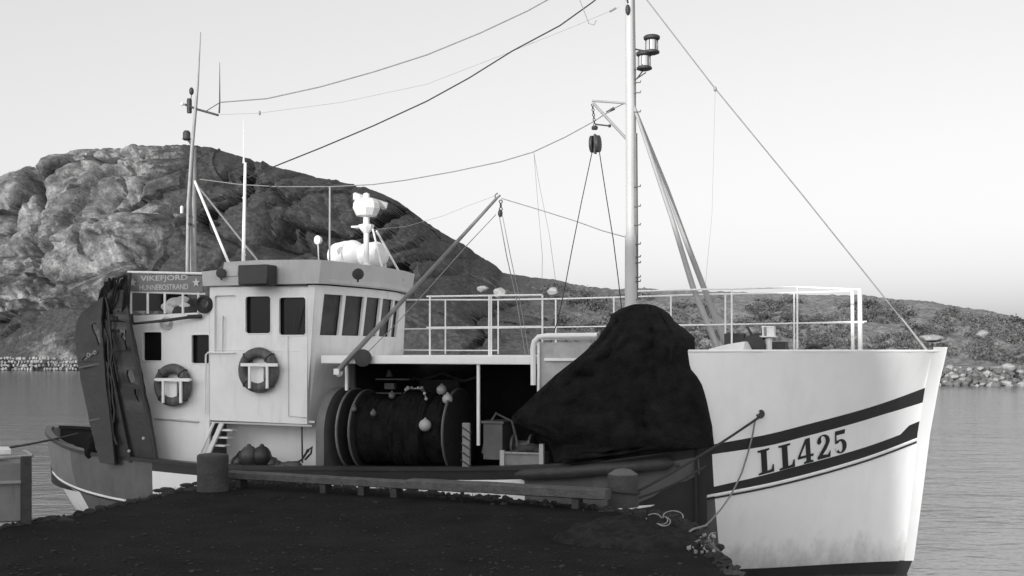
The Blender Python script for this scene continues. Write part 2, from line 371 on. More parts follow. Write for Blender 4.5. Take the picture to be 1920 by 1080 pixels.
for i in range(210):                          # boulders along the right-hand waterline
    row = i % 5; px = 1700 + (i // 5) * 7.5 + random.uniform(-9, 9); Y = curve(SHORE, px) - .4 + row * .6 + random.uniform(-.3, .3)
    o = bpy.data.objects.new('boulder', random.choice(rocks + rocks[5:])); sc.collection.objects.link(o)
    s = random.uniform(.16, .50); o.scale = (s * random.uniform(.8, 1.3), s, s * random.uniform(.8, 1.2))
    o.location = ((px - 960) / FPX * Y, Y, 0.05 + row * .42 + random.uniform(-.2, .2)); o.rotation_euler = (random.uniform(-.3, .3), random.uniform(-.3, .3), random.uniform(0, 6))
    tag(o, 'rough grey boulder in the rock bank along the far shore right of the bow', 'boulder', 'boulders of the far rock bank')
def lone(px, py, Y, s, flat, label):
    z = HC - (py - HY) / FPX * Y; o = bpy.data.objects.new('boulder', rocks[int(px) % 5]); sc.collection.objects.link(o)
    o.location = ((px - 960) / FPX * Y, Y, z); s *= .72; o.scale = (s, s * .8, s * flat); o.rotation_euler = (0, 0, px)
    tag(o, label, 'boulder')
for a in [(1036, 546, 182, 1.5, .75, 'rounded pale boulder standing highest on the low ridge left of the foremast'),
          (938, 549, 185, 1.9, .9, 'broad pale boulder above the whaleback rail, nearest the foot of the big hill'),
          (905, 541, 188, 1.4, .8, 'small pale boulder on the dark slope just right of the boom'),
          (1748, 634, 160, 3.0, .35, 'long flat pale slab of rock on the slope behind the stem head'),
          (1842, 628, 165, 1.7, .7, 'pale blocky rock halfway up the slope at the far right'),
          (1890, 688, 119, 1.2, .8, 'large pale boulder on top of the shore bank near the right edge')]: lone(*a)
sw = MB(); rs = random.Random(3)                # dry stone quay wall under the big hill
for i in range(64):
    for r in range(4):
        if rs.random() < .12: continue
        px = -150 + i * 6.0 + (r % 2) * 3 + rs.uniform(-1.5, 1.5); Y = curve(SHORE, px) - .8 + r * .12
        c = Vector(((px - 960) / FPX * Y, Y, .3 + r * .68 + rs.uniform(-.1, .1))); k = len(sw.v)
        sw.sphere(c, 1, rs.uniform(.2, .42), .35, rs.uniform(.18, .40), 7, 5)
        for q in sw.v[k:]: q += Vector((rs.uniform(-.07, .07), rs.uniform(-.1, .1), rs.uniform(-.07, .07)))
tag(obj('stone_wall', sw, m_stone, smooth=0), 'pale dry stone wall at the waterline below the big hill, left of the stern', 'wall')

# low scrub on the right-hand slope: leaf clumps
sb = MB(); rs = random.Random(5); m_scrub = M('scrub_leaves', .11, .9, .85, .16, spec=.1)
def leafclump(mb, c, R, n):
    for _ in range(n):
        d = Vector((rs.gauss(0, .45), rs.gauss(0, .45), rs.gauss(0, .32))) * R; p = c + d
        x = Vector((rs.uniform(-1, 1), rs.uniform(-1, 1), rs.uniform(-1, 1))).normalized(); y = x.cross(Vector((rs.uniform(-1, 1), rs.uniform(-1, 1), rs.uniform(-1, 1)))).normalized()
        s = rs.uniform(.13, .30) * (R ** .5); mb.add([p - x * s, p + y * s * .6, p + x * s, p - y * s * .6], [(0, 1, 2, 3)])
for i in range(4200):
    px = rs.uniform(1020, 2150); v = rs.uniform(.06, .85)
    if noise.noise(Vector((px * .012, v * 7, 1))) < -.12: continue
    p = hill_point(px, min(v, .9)); R = rs.uniform(.45, 1.7) * (.55 + .5 * v)
    leafclump(sb, p + Z * R * .35, R, 30)
tag(obj('heath_scrub', sb, m_scrub, smooth=0), 'grey heath scrub and low bushes covering the slope behind the bow', 'scrub', kind='stuff')

# ------------------------------------------------------------------ quay
def quay_mat():
    m = M('worn_quay_asphalt', .011, .95, .5, 1.3, 1., 22, dirt=.0, spec=.12); n = m.node_tree.nodes; l = m.node_tree.links
    b = n['Principled BSDF']; src = b.inputs['Base Color'].links[0].from_socket
    tc = n.new('ShaderNodeTexCoord'); z = n.new('ShaderNodeTexNoise'); z.inputs['Scale'].default_value = 38; z.inputs['Detail'].default_value = 3; l.new(tc.outputs['Object'], z.inputs['Vector'])
    r = n.new('ShaderNodeMapRange'); r.inputs['From Min'].default_value = .35; r.inputs['From Max'].default_value = .72; r.inputs['To Min'].default_value = .65; r.inputs['To Max'].default_value = 1.9
    l.new(z.outputs['Fac'], r.inputs['Value']); q = n.new('ShaderNodeMath'); q.operation = 'MULTIPLY'; l.new(src, q.inputs[0]); l.new(r.outputs[0], q.inputs[1])
    l.new(q.outputs[0], b.inputs['Base Color']); return m
QE = [gq(-400, 1010), gq(0, 988), gq(60, 978), gq(150, 962), gq(290, 930), gq(365, 912), gq(430, 897), gq(725, 918), gq(965, 936), gq(1140, 952), gq(1268, 967), Vector((2.12, 12.6, 1.5)), Vector((2.1, 10.5, 1.5))]
qb = MB(); top = []; rs = random.Random(9); P = []
for a, b in zip(QE, QE[1:]):
    n = max(2, int((b - a).length / .12))
    for i in range(n):
        p = a.lerp(b, i / n); j = noise.noise(p * 1.7) * .07 + noise.noise(p * 6) * .05
        P.append(p + Vector((j, j, 0)))
P += [Vector((2.4, 9.6, 1.5)), Vector((40, 9.4, 1.5)), Vector((40, -70, 1.5)), Vector((-70, -70, 1.5)), Vector((-70, 9, 1.5)), Vector((-9, 12.6, 1.5))]
qb.prism([(p.x, p.y) for p in P], lambda x, y: (x, y, 1.5), (0, 0, -4))
yd = MB(); yd.add([(-70, -70, 1.504), (40, -70, 1.504), (40, 3, 1.504), (-70, 3, 1.504)], [(0, 1, 2, 3)]); tag(obj('bounce_yard', yd, M('pale_bounce_ground', .45, .95, .25, 1.5, .5, 30), smooth=0, loc=(0, 0, 1.504)), kind='structure')  # unseen pale ground added behind the camera to bounce light onto the hull
tag(obj('quay', qb, quay_mat(), smooth=0, loc=(0, 0, 0)), kind='structure')
rb = MB()                                     # crumbling edge: lumps of earth, turf and broken asphalt
for i in range(520):
    k = rs.randrange(len(P) - 8); p = P[k] + Vector((rs.gauss(0, .05), -abs(rs.gauss(0, .22)), 0)); s = rs.uniform(.012, .05)
    k0 = len(rb.v); rb.sphere(p, s, rs.uniform(.9, 2.0), rs.uniform(.9, 1.6), rs.uniform(.6, 1.1), 7, 5)
    for q in rb.v[k0:]: q += Vector((rs.uniform(-1, 1), rs.uniform(-1, 1), rs.uniform(-1, 1))) * s * .25
for c, s in (((90, 972), .10), ((330, 915), .10), ((415, 900), .09), ((380, 905), .1), ((640, 912), .06), ((770, 920), .06), ((900, 930), .07)):
    for _ in range(9): rb.sphere(gq(c[0] + rs.uniform(-35, 35), c[1] + rs.uniform(0, 5)), s * rs.uniform(.3, .75), 1.9, 1.4, .55, 8, 6)
tag(obj('quay_rubble', rb, M('dark_earth', .03, .95, .5, 8, 1, 40), smooth=30), 'dark rubble and turf lumps along the crumbling quay edge', 'rubble', kind='stuff')
gb = MB()
for i in range(2600):
    k = rs.randrange(len(P) - 8); p = P[k] + Vector((rs.gauss(0, .05), -abs(rs.gauss(0, .25)), 0)); h = rs.uniform(.02, .075)
    if noise.noise(p * 1.1 + Vector((4, 4, 0))) < .05: continue
    d = Vector((rs.uniform(-1, 1), rs.uniform(-1, 1), 0)) * .02; gb.add([p - Vector((.004, 0, 0)), p + Vector((.004, 0, 0)), p + d + Z * h], [(0, 1, 2)])
tag(obj('grass', gb, M('dry_grass', .06, .9, .4, 8), smooth=0), 'sparse dark grass blades growing along the quay edge', 'grass', kind='stuff')

def bollard(px, py, r, h, label):
    p = gq(px, py); t = thing('bollard', label, 'bollard', p, 'bollards on the quay edge'); mb = MB()
    mb.lathe(p, Z, [(r * 1.02, -.02), (r, .02), (r * .98, h * .5), (r, h - .03), (r * .98, h - .01), (r * .95, h)], 24)
    obj('post', mb, m_conc, t, 40)
    m2 = MB(); m2.lathe(p + Z * h, Z, [(r * .94, -.005), (r * .92, .006), (r * .5, .02 + .1 * (h < .5) * r * 2), (.01, .024 + .13 * (h < .5) * r * 2)], 24); obj('cap', m2, m_conc if h > .5 else M('worn_bollard_top', .12, .8, .2, 6), t, 40)
bollard(399, 920, .235, .545, 'squat dark concrete bollard at the stern end of the timber beam')
bollard(1168, 946, .215, .42, 'pale topped concrete bollard at the bow end of the timber beam, with mooring ropes')
pm = MB(); rs = random.Random(21)
for i in range(900):
    Y = 10.3 + 9 * rs.random() ** 1.6; X = rs.uniform(-.47 * Y, 2.0); p = Vector((X, Y, 1.503))
    if X < -4.6 + (18.9 - Y) * -.27 + .5 or Y > 18.4 - (X + 4.7) * .60 - .4: continue
    s_ = rs.uniform(.004, .014) * (1.8 if rs.random() < .06 else 1); a = rs.uniform(0, 6)
    pm.box(p + Z * s_ * .3, s_ * rs.uniform(1, 2.2), s_, s_ * .5, X=Vector((math.cos(a), math.sin(a), .1)).normalized(), Y=Vector((-math.sin(a), math.cos(a), 0)))
tag(obj('quay_grit', pm, M('loose_grit', .022, .9, .6, 3), smooth=0), 'loose grit and small stones scattered over the dark quay', 'grit', kind='stuff')
# timber kerb beam
bt = thing('timber_beam', 'long weathered timber kerb beam lying on blocks between the two bollards', 'beam', gq(780, 925)); mb = MB()
def bp_(px, py, off): return gq(px, py) + Z * off
pa, pb = gq(431, 912), gq(1140, 956)
d = (pb - pa).normalized(); sd_ = d.cross(Z)
for a, b, h0, h1, wd in ((0, .52, .13, .245, .11), (.52, 1, .14, .28, .13)):
    q0 = pa.lerp(pb, a) + sd_ * (0.0 if a == 0 else .03); q1 = pa.lerp(pb, b); L = (q1 - q0).length
    n = 10
    rings = []
    for i in range(n + 1):
        c = q0.lerp(q1, i / n) + Z * ((h0 + h1) / 2 + .008 * noise.noise(Vector((i * 1.1, a * 9, 0)))); hw = wd * (1 + .05 * noise.noise(Vector((i, 3, a)))); hh = (h1 - h0) / 2
        rings.append([c + sd_ * hw * x + Z * hh * y for x, y in ((-1, -.8), (-.8, -1), (.8, -1), (1, -.8), (1, .7), (.7, 1), (-.7, 1), (-1, .7))])
    mb.loft(rings)
obj('beam', mb, M('beam_timber', .09, .8, .35, 7, .7, 26, dirt=.6, dirtv=.4, dscale=2), bt, 30)
for k in (.035, .285, .392, .48, .93):
    m2 = MB(); m2.box(pa.lerp(pb, k) + Z * .067, .05, .085, .07, X=d, Y=sd_); obj('block', m2, m_iron, bt, 0)

# pale tub with dark corner post at the far left
tb = thing('fish_tub', 'pale battered tub with a dark corner post at the left edge of the quay', 'tub', gq(10, 985)); mb = MB()
o = gq(57, 982); X_ = Vector((-.97, -.24, 0)); Y_ = Vector((-.46, .89, 0))
mb.box(o + X_ * .52 + Y_ * .45 + Z * .38, .46, .42, .36, X=X_, Y=Y_); bevel(obj('tub_body', mb, m_tub, tb), .02)
m2 = MB(); m2.box(o + X_ * .05 + Z * .40, .062, .05, .43, X=X_, Y=Y_); bevel(obj('corner_post', m2, m_iron, tb), .008)
m2 = MB(); m2.tube([o + X_ * -.02 + Z * .83, o + X_ * .5 + Z * .80, o + X_ * 1.1 + Z * .80], .022); m2.tube([o + X_ * -.02 + Z * .83, o + X_ * -.0 + Y_ * .9 + Z * .82], .022); obj('rim_rail', m2, m_steel, tb)
m2 = MB(); m2.box(o + X_ * .5 - Y_ * .03 + Z * .52, .52, .012, .018, X=X_, Y=Y_); obj('side_strip', m2, m_steel, tb, 0)
mb = MB(); mb.box(o + X_ * .5 + Y_ * .5 + Z * .86, .30, .22, .035, X=X_, Y=Y_); tag(bevel(obj('plank_board', mb, m_cloth), .01), 'pale flat board lying on top of the battered tub', 'board')

# ------------------------------------------------------------------ unseen building added behind the camera, outline cut to the wanted shadow
Q_ = Vector((-SH.y, SH.x, 0)); D0 = 26.
def shade(P): return P.dot(Q_), P.z + (D0 - Vector((P.x, P.y, 0)).dot(SH)) * math.tan(EL)
qa, ha = shade(B(1182, 445, 0)); qr, hr = shade(B(745, 512, -.9)); qbw, hbw = shade(B(1672, 660, 1.1))
ql, hl = shade(B(300, 480, 1.0))
wt = thing('shadow_building', 'unseen gabled building added behind the camera, shaped to cast its shadow over the quay', 'building', SH * D0 + Q_ * qa + Z * 1.5)
mb = MB(); wf = lambda q, z: SH * D0 + Q_ * q + Z * z
mb.prism([(ql - 5, 1.5), (qbw, 1.5), (qbw, hbw), (qa + 1.6, ha - .1), (qa, ha), (qr, hr + .1), (ql, hl - .1), (ql - 5, hl - .5)], wf, SH * 14); obj('wall', mb, m_wall, wt, 0)
for i in range(3):
    m2 = MB(); c = wf(ql - 2 + i * 2.9, 5.2) - SH * .03; m2.box(c, .5, .05, .7, X=Q_, Y=SH); obj('window', m2, m_glass, wt, 0)
m2 = MB(); m2.box(wf(qa, 3.3) - SH * .04, 1.6, .06, 1.8, X=Q_, Y=SH); obj('door', m2, m_roof, wt, 0)

# ------------------------------------------------------------------ fishing boat
boat = thing('fishing_boat', 'white wooden fishing boat with raised bow lettered LL425, moored at the quay', 'fishing boat', W(9, 0, 0))
STEM = [(-1.3, 1.25), (-.4, .85), (.23, .61), (1.2, .49), (2.3, .36), (3.07, .23), (3.65, .10)]
STERN = [(-1.3, 14.5), (-.2, 16.3), (.4, 17.1), (1.2, 17.75), (2.2, 17.98), (3, 18.0)]
WLB = [(0, .03), (.5, .22), (1, .46), (1.5, .72), (2.5, 1.25), (3.5, 1.72), (5, 2.2), (8, 2.5), (11.5, 2.4), (13.5, 2.05), (14.8, 1.55), (15.6, 1.0), (16.1, .55), (16.35, .0)]
MLB = [(0, .04), (.5, .42), (1, .82), (1.5, 1.18), (2.5, 1.78), (3.5, 2.2), (5, 2.5), (8, 2.68), (11.5, 2.6), (13.6, 2.38), (15, 2.0), (16, 1.5), (16.7, .95), (17.15, .45), (17.4, .0)]
RLB = [(0, .05), (.5, .66), (1, 1.14), (1.5, 1.52), (2.5, 2.05), (3.5, 2.38), (5, 2.58), (8, 2.7), (11.5, 2.62), (13.6, 2.42), (15, 2.08), (16, 1.62), (16.8, 1.05), (17.35, .5), (17.65, .0)]
FLB = [(0, .06), (.3, .62), (.7, 1.14), (1.2, 1.62), (1.8, 2.0), (2.6, 2.32), (3.8, 2.55), (5, 2.62)]
MZ = [(.34, 2.25), (1.1, 1.96), (1.85, 1.735), (2.61, 1.545), (3.44, 1.385), (3.99, 1.285), (4.8, 1.15), (6.2, .98), (9, .84), (12, .80), (14.3, .87), (15.7, .97), (16.9, 1.1), (17.8, 1.21)]
RZ = [(.26, 3.07), (1.1, 2.765), (2.15, 2.47), (2.61, 2.35), (3.44, 2.19), (4.4, 2.01), (5.3, 1.87), (6.15, 1.77), (7.6, 1.70), (9.6, 1.64), (11.7, 1.58), (13.4, 1.62), (15.6, 1.70), (16.8, 1.84), (18, 2.0)]
def hb_(a, z):
    d = a - curve(STEM, z)
    if d <= 0: return .02
    end = curve(STERN, z) - curve(STEM, z)
    zm, zr = smooth_curve(MZ, a), smooth_curve(RZ, a)
    def f(T): 
        return max(0, smooth_curve(T, d * T[-1][0] / end)) if a > 9 else smooth_curve(T, d)
    def g(T): return lerp(smooth_curve(T, min(d, T[-1][0])), max(0, smooth_curve(T, min(T[-1][0], d * T[-1][0] / end))), min(1, max(0, (a - 7) / 4)))
    wl = g(WLB)
    if z < .23: return max(.015, wl * (1 - .35 * min(1, (.23 - z) / 1.5)))
    if z < zm: 
        k = (z - .23) / (zm - .23); return max(.015, lerp(wl, g(MLB), k ** .85))
    if z <= zr or a > 6: return max(.015, lerp(g(MLB), g(RLB), min(1.3, (z - zm) / (zr - zm))))
    return max(.015, lerp(g(RLB), smooth_curve(FLB, min(d, 5)), ((z - zr) / (3.62 - zr)) ** .9))
def hit(px, py, out=.012):                  # photo point -> point on the starboard hull skin
    t = 2.2
    for _ in range(30):
        a, z = bl(px, py, t); t = lerp(t, hb_(a, z), .7)
    a, z = bl(px, py, t); return W(a, t + out, z)
A_ = [.0, .03, .07, .12, .2, .3, .42, .5, .56, .62, .7, .85] + [1 + .2 * i for i in range(12)] + [3.43 - .02, 3.45, 3.6, 3.8, 4.0, 4.3, 4.6, 5, 5.5, 6.0, 6.29, 6.31] + [6.8 + .6 * i for i in range(11)] + [13.2, 13.44, 13.46, 13.8, 14.2, 14.6, 15, 15.35, 15.64, 15.66, 15.9, 16.15, 16.4, 16.6, 16.8, 17.0, 17.15, 17.28, 17.4, 17.5]
hull = MB(); grid = {}
def zrow(a, r):
    zm, zr = smooth_curve(MZ, a), smooth_curve(RZ, a)
    s2b = zm + .032; s2t = s2b + curve([(.3, .26), (.66, .25), (.73, .16), (2.3, .165), (3.44, .11), (6, .10)], a); s1b = zr - curve([(.3, .23), (1, .18), (2.6, .18), (3.44, .15), (6, .16)], a)
    bt = curve([(.6, .23), (2.7, .15), (6, .10), (12, .10), (18, .2)], a)
    return [-1.3, -.6, -.1, bt - .001, bt, lerp(bt, zm, .18), lerp(bt, zm, .36), lerp(bt, zm, .55), lerp(bt, zm, .76), zm, s2b, s2t, lerp(s2t, s1b, .5), s1b, zr][r]
NRW = 15
for side in (1, -1):
    ring = []
    for i, a0 in enumerate(A_):
        for r in range(NRW):
            a = max(a0, .3)
            for _ in range(5):
                z = zrow(max(a, .26), r); sa, ea = curve(STEM, z), curve(STERN, z)
                if a0 < 3.41: a = sa + a0 * (3.41 - sa) / 3.41
                elif a0 < 13.46: a = a0
                else: a = 13.46 + (a0 - 13.46) / (17.5 - 13.46) * (ea - 13.46)
            t = hb_(a, z)
            if a0 == 0: t = .02
            if a0 == 17.5: t = .0
            ring.append(W(a, t * side, z))
    n0 = len(hull.v); hull.v += ring
    for i in range(len(A_) - 1):
        am = (A_[i] + A_[i + 1]) / 2
        for r in range(NRW - 1):
            q = (n0 + i * NRW + r, n0 + i * NRW + r + 1, n0 + (i + 1) * NRW + r + 1, n0 + (i + 1) * NRW + r)
            mi = 0
            if r < 4: mi = 1
            elif am < 3.43:
                if r in (10, 13): mi = 2
            elif am < 3.55 and r >= 9: mi = 2
            elif am < 6.3: mi = 2 if r >= 13 else 3
            elif am < 13.45: mi = 2 if r >= 13 else 0
            elif am < 15.65: mi = 3
            else: mi = 4 if r >= 9 else 0
            hull.f.append(q); hull.mi.append(mi)
obj('hull', hull, [m_hull, m_anti, m_dark, m_plate, m_stern], boat, 40)
# forecastle shell above the upper stripe
fc = MB(); EDGE = [(1.9, 3.43), (2.2, 3.44), (2.64, 3.50), (3.0, 3.57), (3.36, 3.69), (3.62, 3.72)]
for side in (1, -1):
    us = [0, .01, .02, .035, .05, .07, .09, .12, .15] + [.18 + .0205 * i for i in range(41)]; g_ = []
    for u in us:
        for r in range(8):
            z = 3.62
            a = 0
            for _ in range(4):
                ae = curve(EDGE, z); a = curve(STEM, z) + u * (ae - curve(STEM, z)); z = lerp(smooth_curve(RZ, a), 3.62, r / 7)
            g_.append(W(a, hb_(a, z) * side if u > 0 else .02 * side, z))
    n0 = len(fc.v); fc.v += g_
    for i in range(len(us) - 1):
        for r in range(7): fc.f.append((n0 + i * 8 + r, n0 + i * 8 + r + 1, n0 + (i + 1) * 8 + r + 1, n0 + (i + 1) * 8 + r)); fc.mi.append(0)
obj('forecastle', fc, m_hull, boat, 40)
dk = MB(); ds = [.1, .3, .6, 1, 1.5, 2, 2.7, 3.3, 3.70]
dk.loft([[W(a, hb_(a, 3.6) - .02, 3.565), W(a, 0, 3.60), W(a, -hb_(a, 3.6) + .02, 3.565)] for a in ds], caps=False, closed=False)
obj('foredeck', dk, m_deck, boat, 0)
# sheer capping of the forecastle, stem bar
mb = MB()
for s in (1, -1): mb.tube([W(a, (hb_(a, 3.6) + .0) * s, 3.615) for a in (.12, .3, .6, 1, 1.5, 2, 2.7, 3.3, 3.71)], .022, 6)
obj('gunwale_capping', mb, m_hull, boat)
mb = MB(); sb_ = []
for z in (.235, .6, 1.2, 1.8, 2.3, 2.7, 3.07, 3.4, 3.68):
    a = curve(STEM, z); wd = .055; f = -.07; k = curve([(.2, .07), (1.2, .09), (2.3, .12), (3.0, .13), (3.6, .14)], z)
    sb_.append([W(a + f, wd * .7, z), W(a + f + .03, wd, z), W(a + k, wd + hb_(a + k, min(z, 3.6)) * .9, z), W(a + k, -wd - hb_(a + k, min(z, 3.6)) * .9, z), W(a + f + .03, -wd, z), W(a + f, -wd * .7, z)])
mb.loft(sb_); obj('stem_bar', mb, m_raft, boat, 30)
mb = MB(); mb.loft([[W(curve(STEM, z) - .05, .03, z), W(curve(STEM, z) + .15, .09, z), W(curve(STEM, z) + .15, -.09, z), W(curve(STEM, z) - .05, -.03, z)] for z in (-1.2, -.4, .10, .233)]); obj('stem_foot', mb, m_anti, boat, 30)
# moulding line with a thin dark strake below
for nm, mt, dz, r in (('moulding', m_white, .012, .022), ('moulding', m_dark, -.035, .016)):
    mb = MB()
    for s in (1, -1):
        path = []
        for i in range(90):
            a = .40 + i * (17.72 - .40) / 89; z = smooth_curve(MZ, a) + dz; path.append(W(a, (hb_(a, z) + .004) * s, z))
        mb.tube(path, r, 6)
    obj(nm, mb, mt, boat)
# main rail cap, inner bulwark, deck
mb = MB(); mi_ = MB(); dkk = MB()
AR = [3.5 + .5 * i for i in range(24)] + [15.4, 15.8, 16.2, 16.6, 16.9, 17.2, 17.45, 17.65, 17.8]
for s in (1, -1):
    sec = []; sec2 = []
    for a in AR:
        z = smooth_curve(RZ, a); t = hb_(a, z); i_ = max(t - .16, 0)
        sec.append([W(a, (t + .03) * s, z - .01), W(a, (t + .03) * s, z + .055), W(a, i_ * s, z + .055), W(a, i_ * s, z - .01)])
        sec2.append([W(a, max(t - .10, 0) * s, z), W(a, max(t - .16, 0) * s, .9)])
    mb.loft(sec); mi_.loft(sec2, caps=False, closed=False)
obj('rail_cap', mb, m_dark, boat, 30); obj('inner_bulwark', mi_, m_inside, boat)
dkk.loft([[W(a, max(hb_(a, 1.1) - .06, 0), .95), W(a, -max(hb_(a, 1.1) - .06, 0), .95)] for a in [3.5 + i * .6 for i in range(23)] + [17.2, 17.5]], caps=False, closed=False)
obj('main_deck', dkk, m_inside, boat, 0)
mb = MB(); mb.tube([W(a, hb_(a, 1.9) + .10, z) for a, z in ((3.95, 1.92), (4.05, 1.91), (4.8, 1.83), (5.6, 1.745), (6.25, 1.69), (6.4, 1.68))], [.04, .10, .105, .105, .10, .03], 12)
tag(obj('fender_log', mb, m_iron), 'long black rubber fender log hanging on the dark hull plating behind the bollard', 'fender')
mb = MB()                                     # stripes end piece and port-hole like fairlead
f0 = hit(1425, 776, .0); mb.torus(f0, V, .05, .022, 16, 6); mb.lathe(f0 - V * .02, V, [(.05, 0), (.05, .03)], 14); obj('fairlead', mb, m_iron, boat)

# registration letters painted on the bow
def letters():
    o = []
    def st(cx, cy, pts, lean=0): o.append([(cx + x, cy + y) for x, y in pts])
    L_ = [(-.42, 1), (.30, 1), (.30, .93), (.12, .90), (.12, .10), (.36, .12), (.44, .30), (.52, .30), (.52, 0), (-.42, 0), (-.42, .07), (-.22, .10), (-.22, .90), (-.42, .93)]
    four = [(-.5, .32), (-.5, .24), (.02, .24), (.02, .10), (-.14, .07), (-.14, 0), (.46, 0), (.46, .07), (.30, .10), (.30, .24), (.48, .24), (.48, .34), (.30, .34), (.30, 1), (.02, 1)]
    fourh = [(-.34, .34), (.02, .34), (.02, .80)]
    def arc(cx, cy, rx, ry, a0, a1, n=12): return [(cx + rx * math.cos(rad(lerp(a0, a1, i / n))), cy + ry * math.sin(rad(lerp(a0, a1, i / n)))) for i in range(n + 1)]
    two = arc(0, .72, .44, .28, 178, -35, 16) + [(.18, .36), (-.10, .16), (.26, .12), (.40, .26), (.46, .26), (.42, 0), (-.46, 0), (-.46, .10), (-.12, .38), (.08, .56)] + arc(-.04, .73, .20, .21, -30, 120, 10) + [(-.16, .83), (-.14, .70), (-.28, .62), (-.42, .66)]
    five = [(-.34, 1), (.40, 1), (.34, .82), (-.24, .82), (-.26, .58)] + arc(.02, .31, .42, .31, 118, -178, 22) + [(-.40, .22), (-.28, .12), (-.18, .20)] + arc(-.02, .30, .16, .24, -110, 130, 14) + [(-.22, .46), (-.38, .46)]
    for pts, hole, x, yb, yt, wd in ((L_, None, 1436, 890, 843, 31), (L_, None, 1475, 881, 834, 31), (four, fourh, 1512, 871, 824, 30), (two, None, 1546, 861, 816, 27), (five, None, 1577, 852, 808, 26)):
        mb = MB(); fn = lambda u, v: hit(x + u * wd - v * 2.5, yb - v * (yb - yt) - u * wd * .27, .010)
        def dens(q):
            r = []
            for p, s in zip(q, q[1:] + q[:1]):
                n = max(1, int(math.hypot(p[0] - s[0], p[1] - s[1]) / .12)); r += [(lerp(p[0], s[0], i / n), lerp(p[1], s[1], i / n)) for i in range(n)]
            return r
        yb -= 2; yt -= 1; mb.prism(dens(pts), fn, V * .006, [dens(hole)] if hole else ()); obj('painted_letter', mb, m_letter, boat, 0)
letters()

# decks above the working deck
mb = MB(); mb.prism([(6.2, -2.35), (6.2, 2.3), (7, 2.34), (9.95, 2.1), (10.35, 1.85), (10.35, -1.85), (9.95, -2.1), (7, -2.4)], lambda a, t: W(a, t, 3.40), Z * .14)
bevel(obj('shelter_deck', mb, m_white, boat), .012)
mb = MB(); mb.prism([(3.88, -2.3), (3.88, 1.75), (6.19, 1.9), (6.19, -2.35)], lambda a, t: W(a, t, 3.43), Z * .10); obj('shelter_deck_forward', mb, m_grey, boat)
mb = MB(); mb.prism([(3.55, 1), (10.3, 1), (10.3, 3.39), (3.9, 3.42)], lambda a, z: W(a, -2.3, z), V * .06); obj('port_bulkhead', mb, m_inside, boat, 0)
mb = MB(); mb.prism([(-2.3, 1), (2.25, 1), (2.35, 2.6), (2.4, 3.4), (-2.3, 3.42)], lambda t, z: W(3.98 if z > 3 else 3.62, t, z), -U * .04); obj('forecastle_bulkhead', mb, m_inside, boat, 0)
for px, y0, y1, t in ((650, 683, 732, 2.05), (897, 683, 835, 2.25)):
    mb = MB(); mb.tube([B(px, y0, t), B(px, y1, t)], .030, 8); obj('deck_post', mb, m_white, boat)
mb = MB(); mb.tube([B(1170, 815, 2.4), B(1171, 852, 2.4)], .03, 8); obj('rail_stanchion', mb, m_white, boat)

# framed hatch beside the net
mb = MB(); T_ = 2.38
mb.tube([B(1000, 722, T_), B(1000, 690, T_), B(999, 655, T_), B(1002, 640, T_), B(1010, 632, T_), B(1025, 630, T_), B(1120, 629, T_)], .045, 10)
mb.tube([B(999, 655, T_ - .5), B(1010, 634, T_ - .5), B(1120, 634, T_ - .5)], .03, 8)
obj('hatch_frame', mb, m_white, boat)
mb = MB(); mb.prism([bl(1009, 642, 2.3), bl(1112, 642, 2.3), bl(1090, 668, 2.3), bl(1020, 735, 2.3), bl(1009, 735, 2.3)], lambda a, z: W(a, 2.3, z), -V * .05); obj('hatch_panel', mb, M('worn_grey_panel', .42, .6, .25, 3, .2, dirt=.5, dirtv=.5), boat)
mb = MB(); mb.box(B(1058, 674, 2.34), .33, .015, .022, X=U, Y=V); mb.box(B(1010, 690, 2.34), .02, .02, .42, X=U, Y=V); obj('hatch_batten', mb, m_white, boat)

# railings
def rail(top, mids, posts, t, z0=None, r=.0155):
    mt = MB(); mt.tube([B(x, y, t) for x, y in top], r * 1.05, 8); obj('top_rail', mt, m_white, boat)
    for md in mids: m2 = MB(); m2.tube([B(x, y, t) for x, y in md], r * .8, 8); obj('middle_rail', m2, m_white, boat)
    for px, yt, yb in posts: m2 = MB(); m2.tube([B(px, yt, t), B(px, yb, t)], r, 8); obj('rail_post', m2, m_white, boat)
rail([(742, 562), (930, 562), (1060, 560), (1200, 556), (1320, 552), (1480, 549), (1598, 546)], [[(736, 617), (930, 615), (1060, 613), (1200, 611), (1258, 609), (1400, 608), (1620, 605)], [(733, 656), (860, 657), (934, 657)]],
     [(742, 562, 598), (835, 562, 664), (934, 562, 664), (1042, 560, 664), (1151, 557, 664), (1258, 553, 608), (1360, 551, 660), (1489, 549, 655), (1599, 546, 660)], -1.75)
rail([(800, 556), (930, 554), (1017, 553)], [[(800, 614), (920, 613), (1017, 612)]], [(806, 556, 666), (917, 554, 667), (921, 554, 667), (1017, 553, 668)], 1.9)
rail([(1196, 546), (1300, 543), (1400, 541), (1495, 538), (1560, 541), (1612, 543)], [[(1260, 611), (1372, 608), (1495, 606), (1612, 603), (1625, 603)]], [(1372, 542, 663), (1495, 539, 663), (1612, 541, 664)], .62)
mb = MB(); mb.tube([B(1612, 541, .62), B(1613, 664, .62)], .036, 8); obj('pulpit_post', mb, m_white, boat)
mb = MB(); mb.tube([B(1598, 546, -.35), B(1599, 662, -.35)], .03, 8); obj('pulpit_post', mb, m_white, boat)

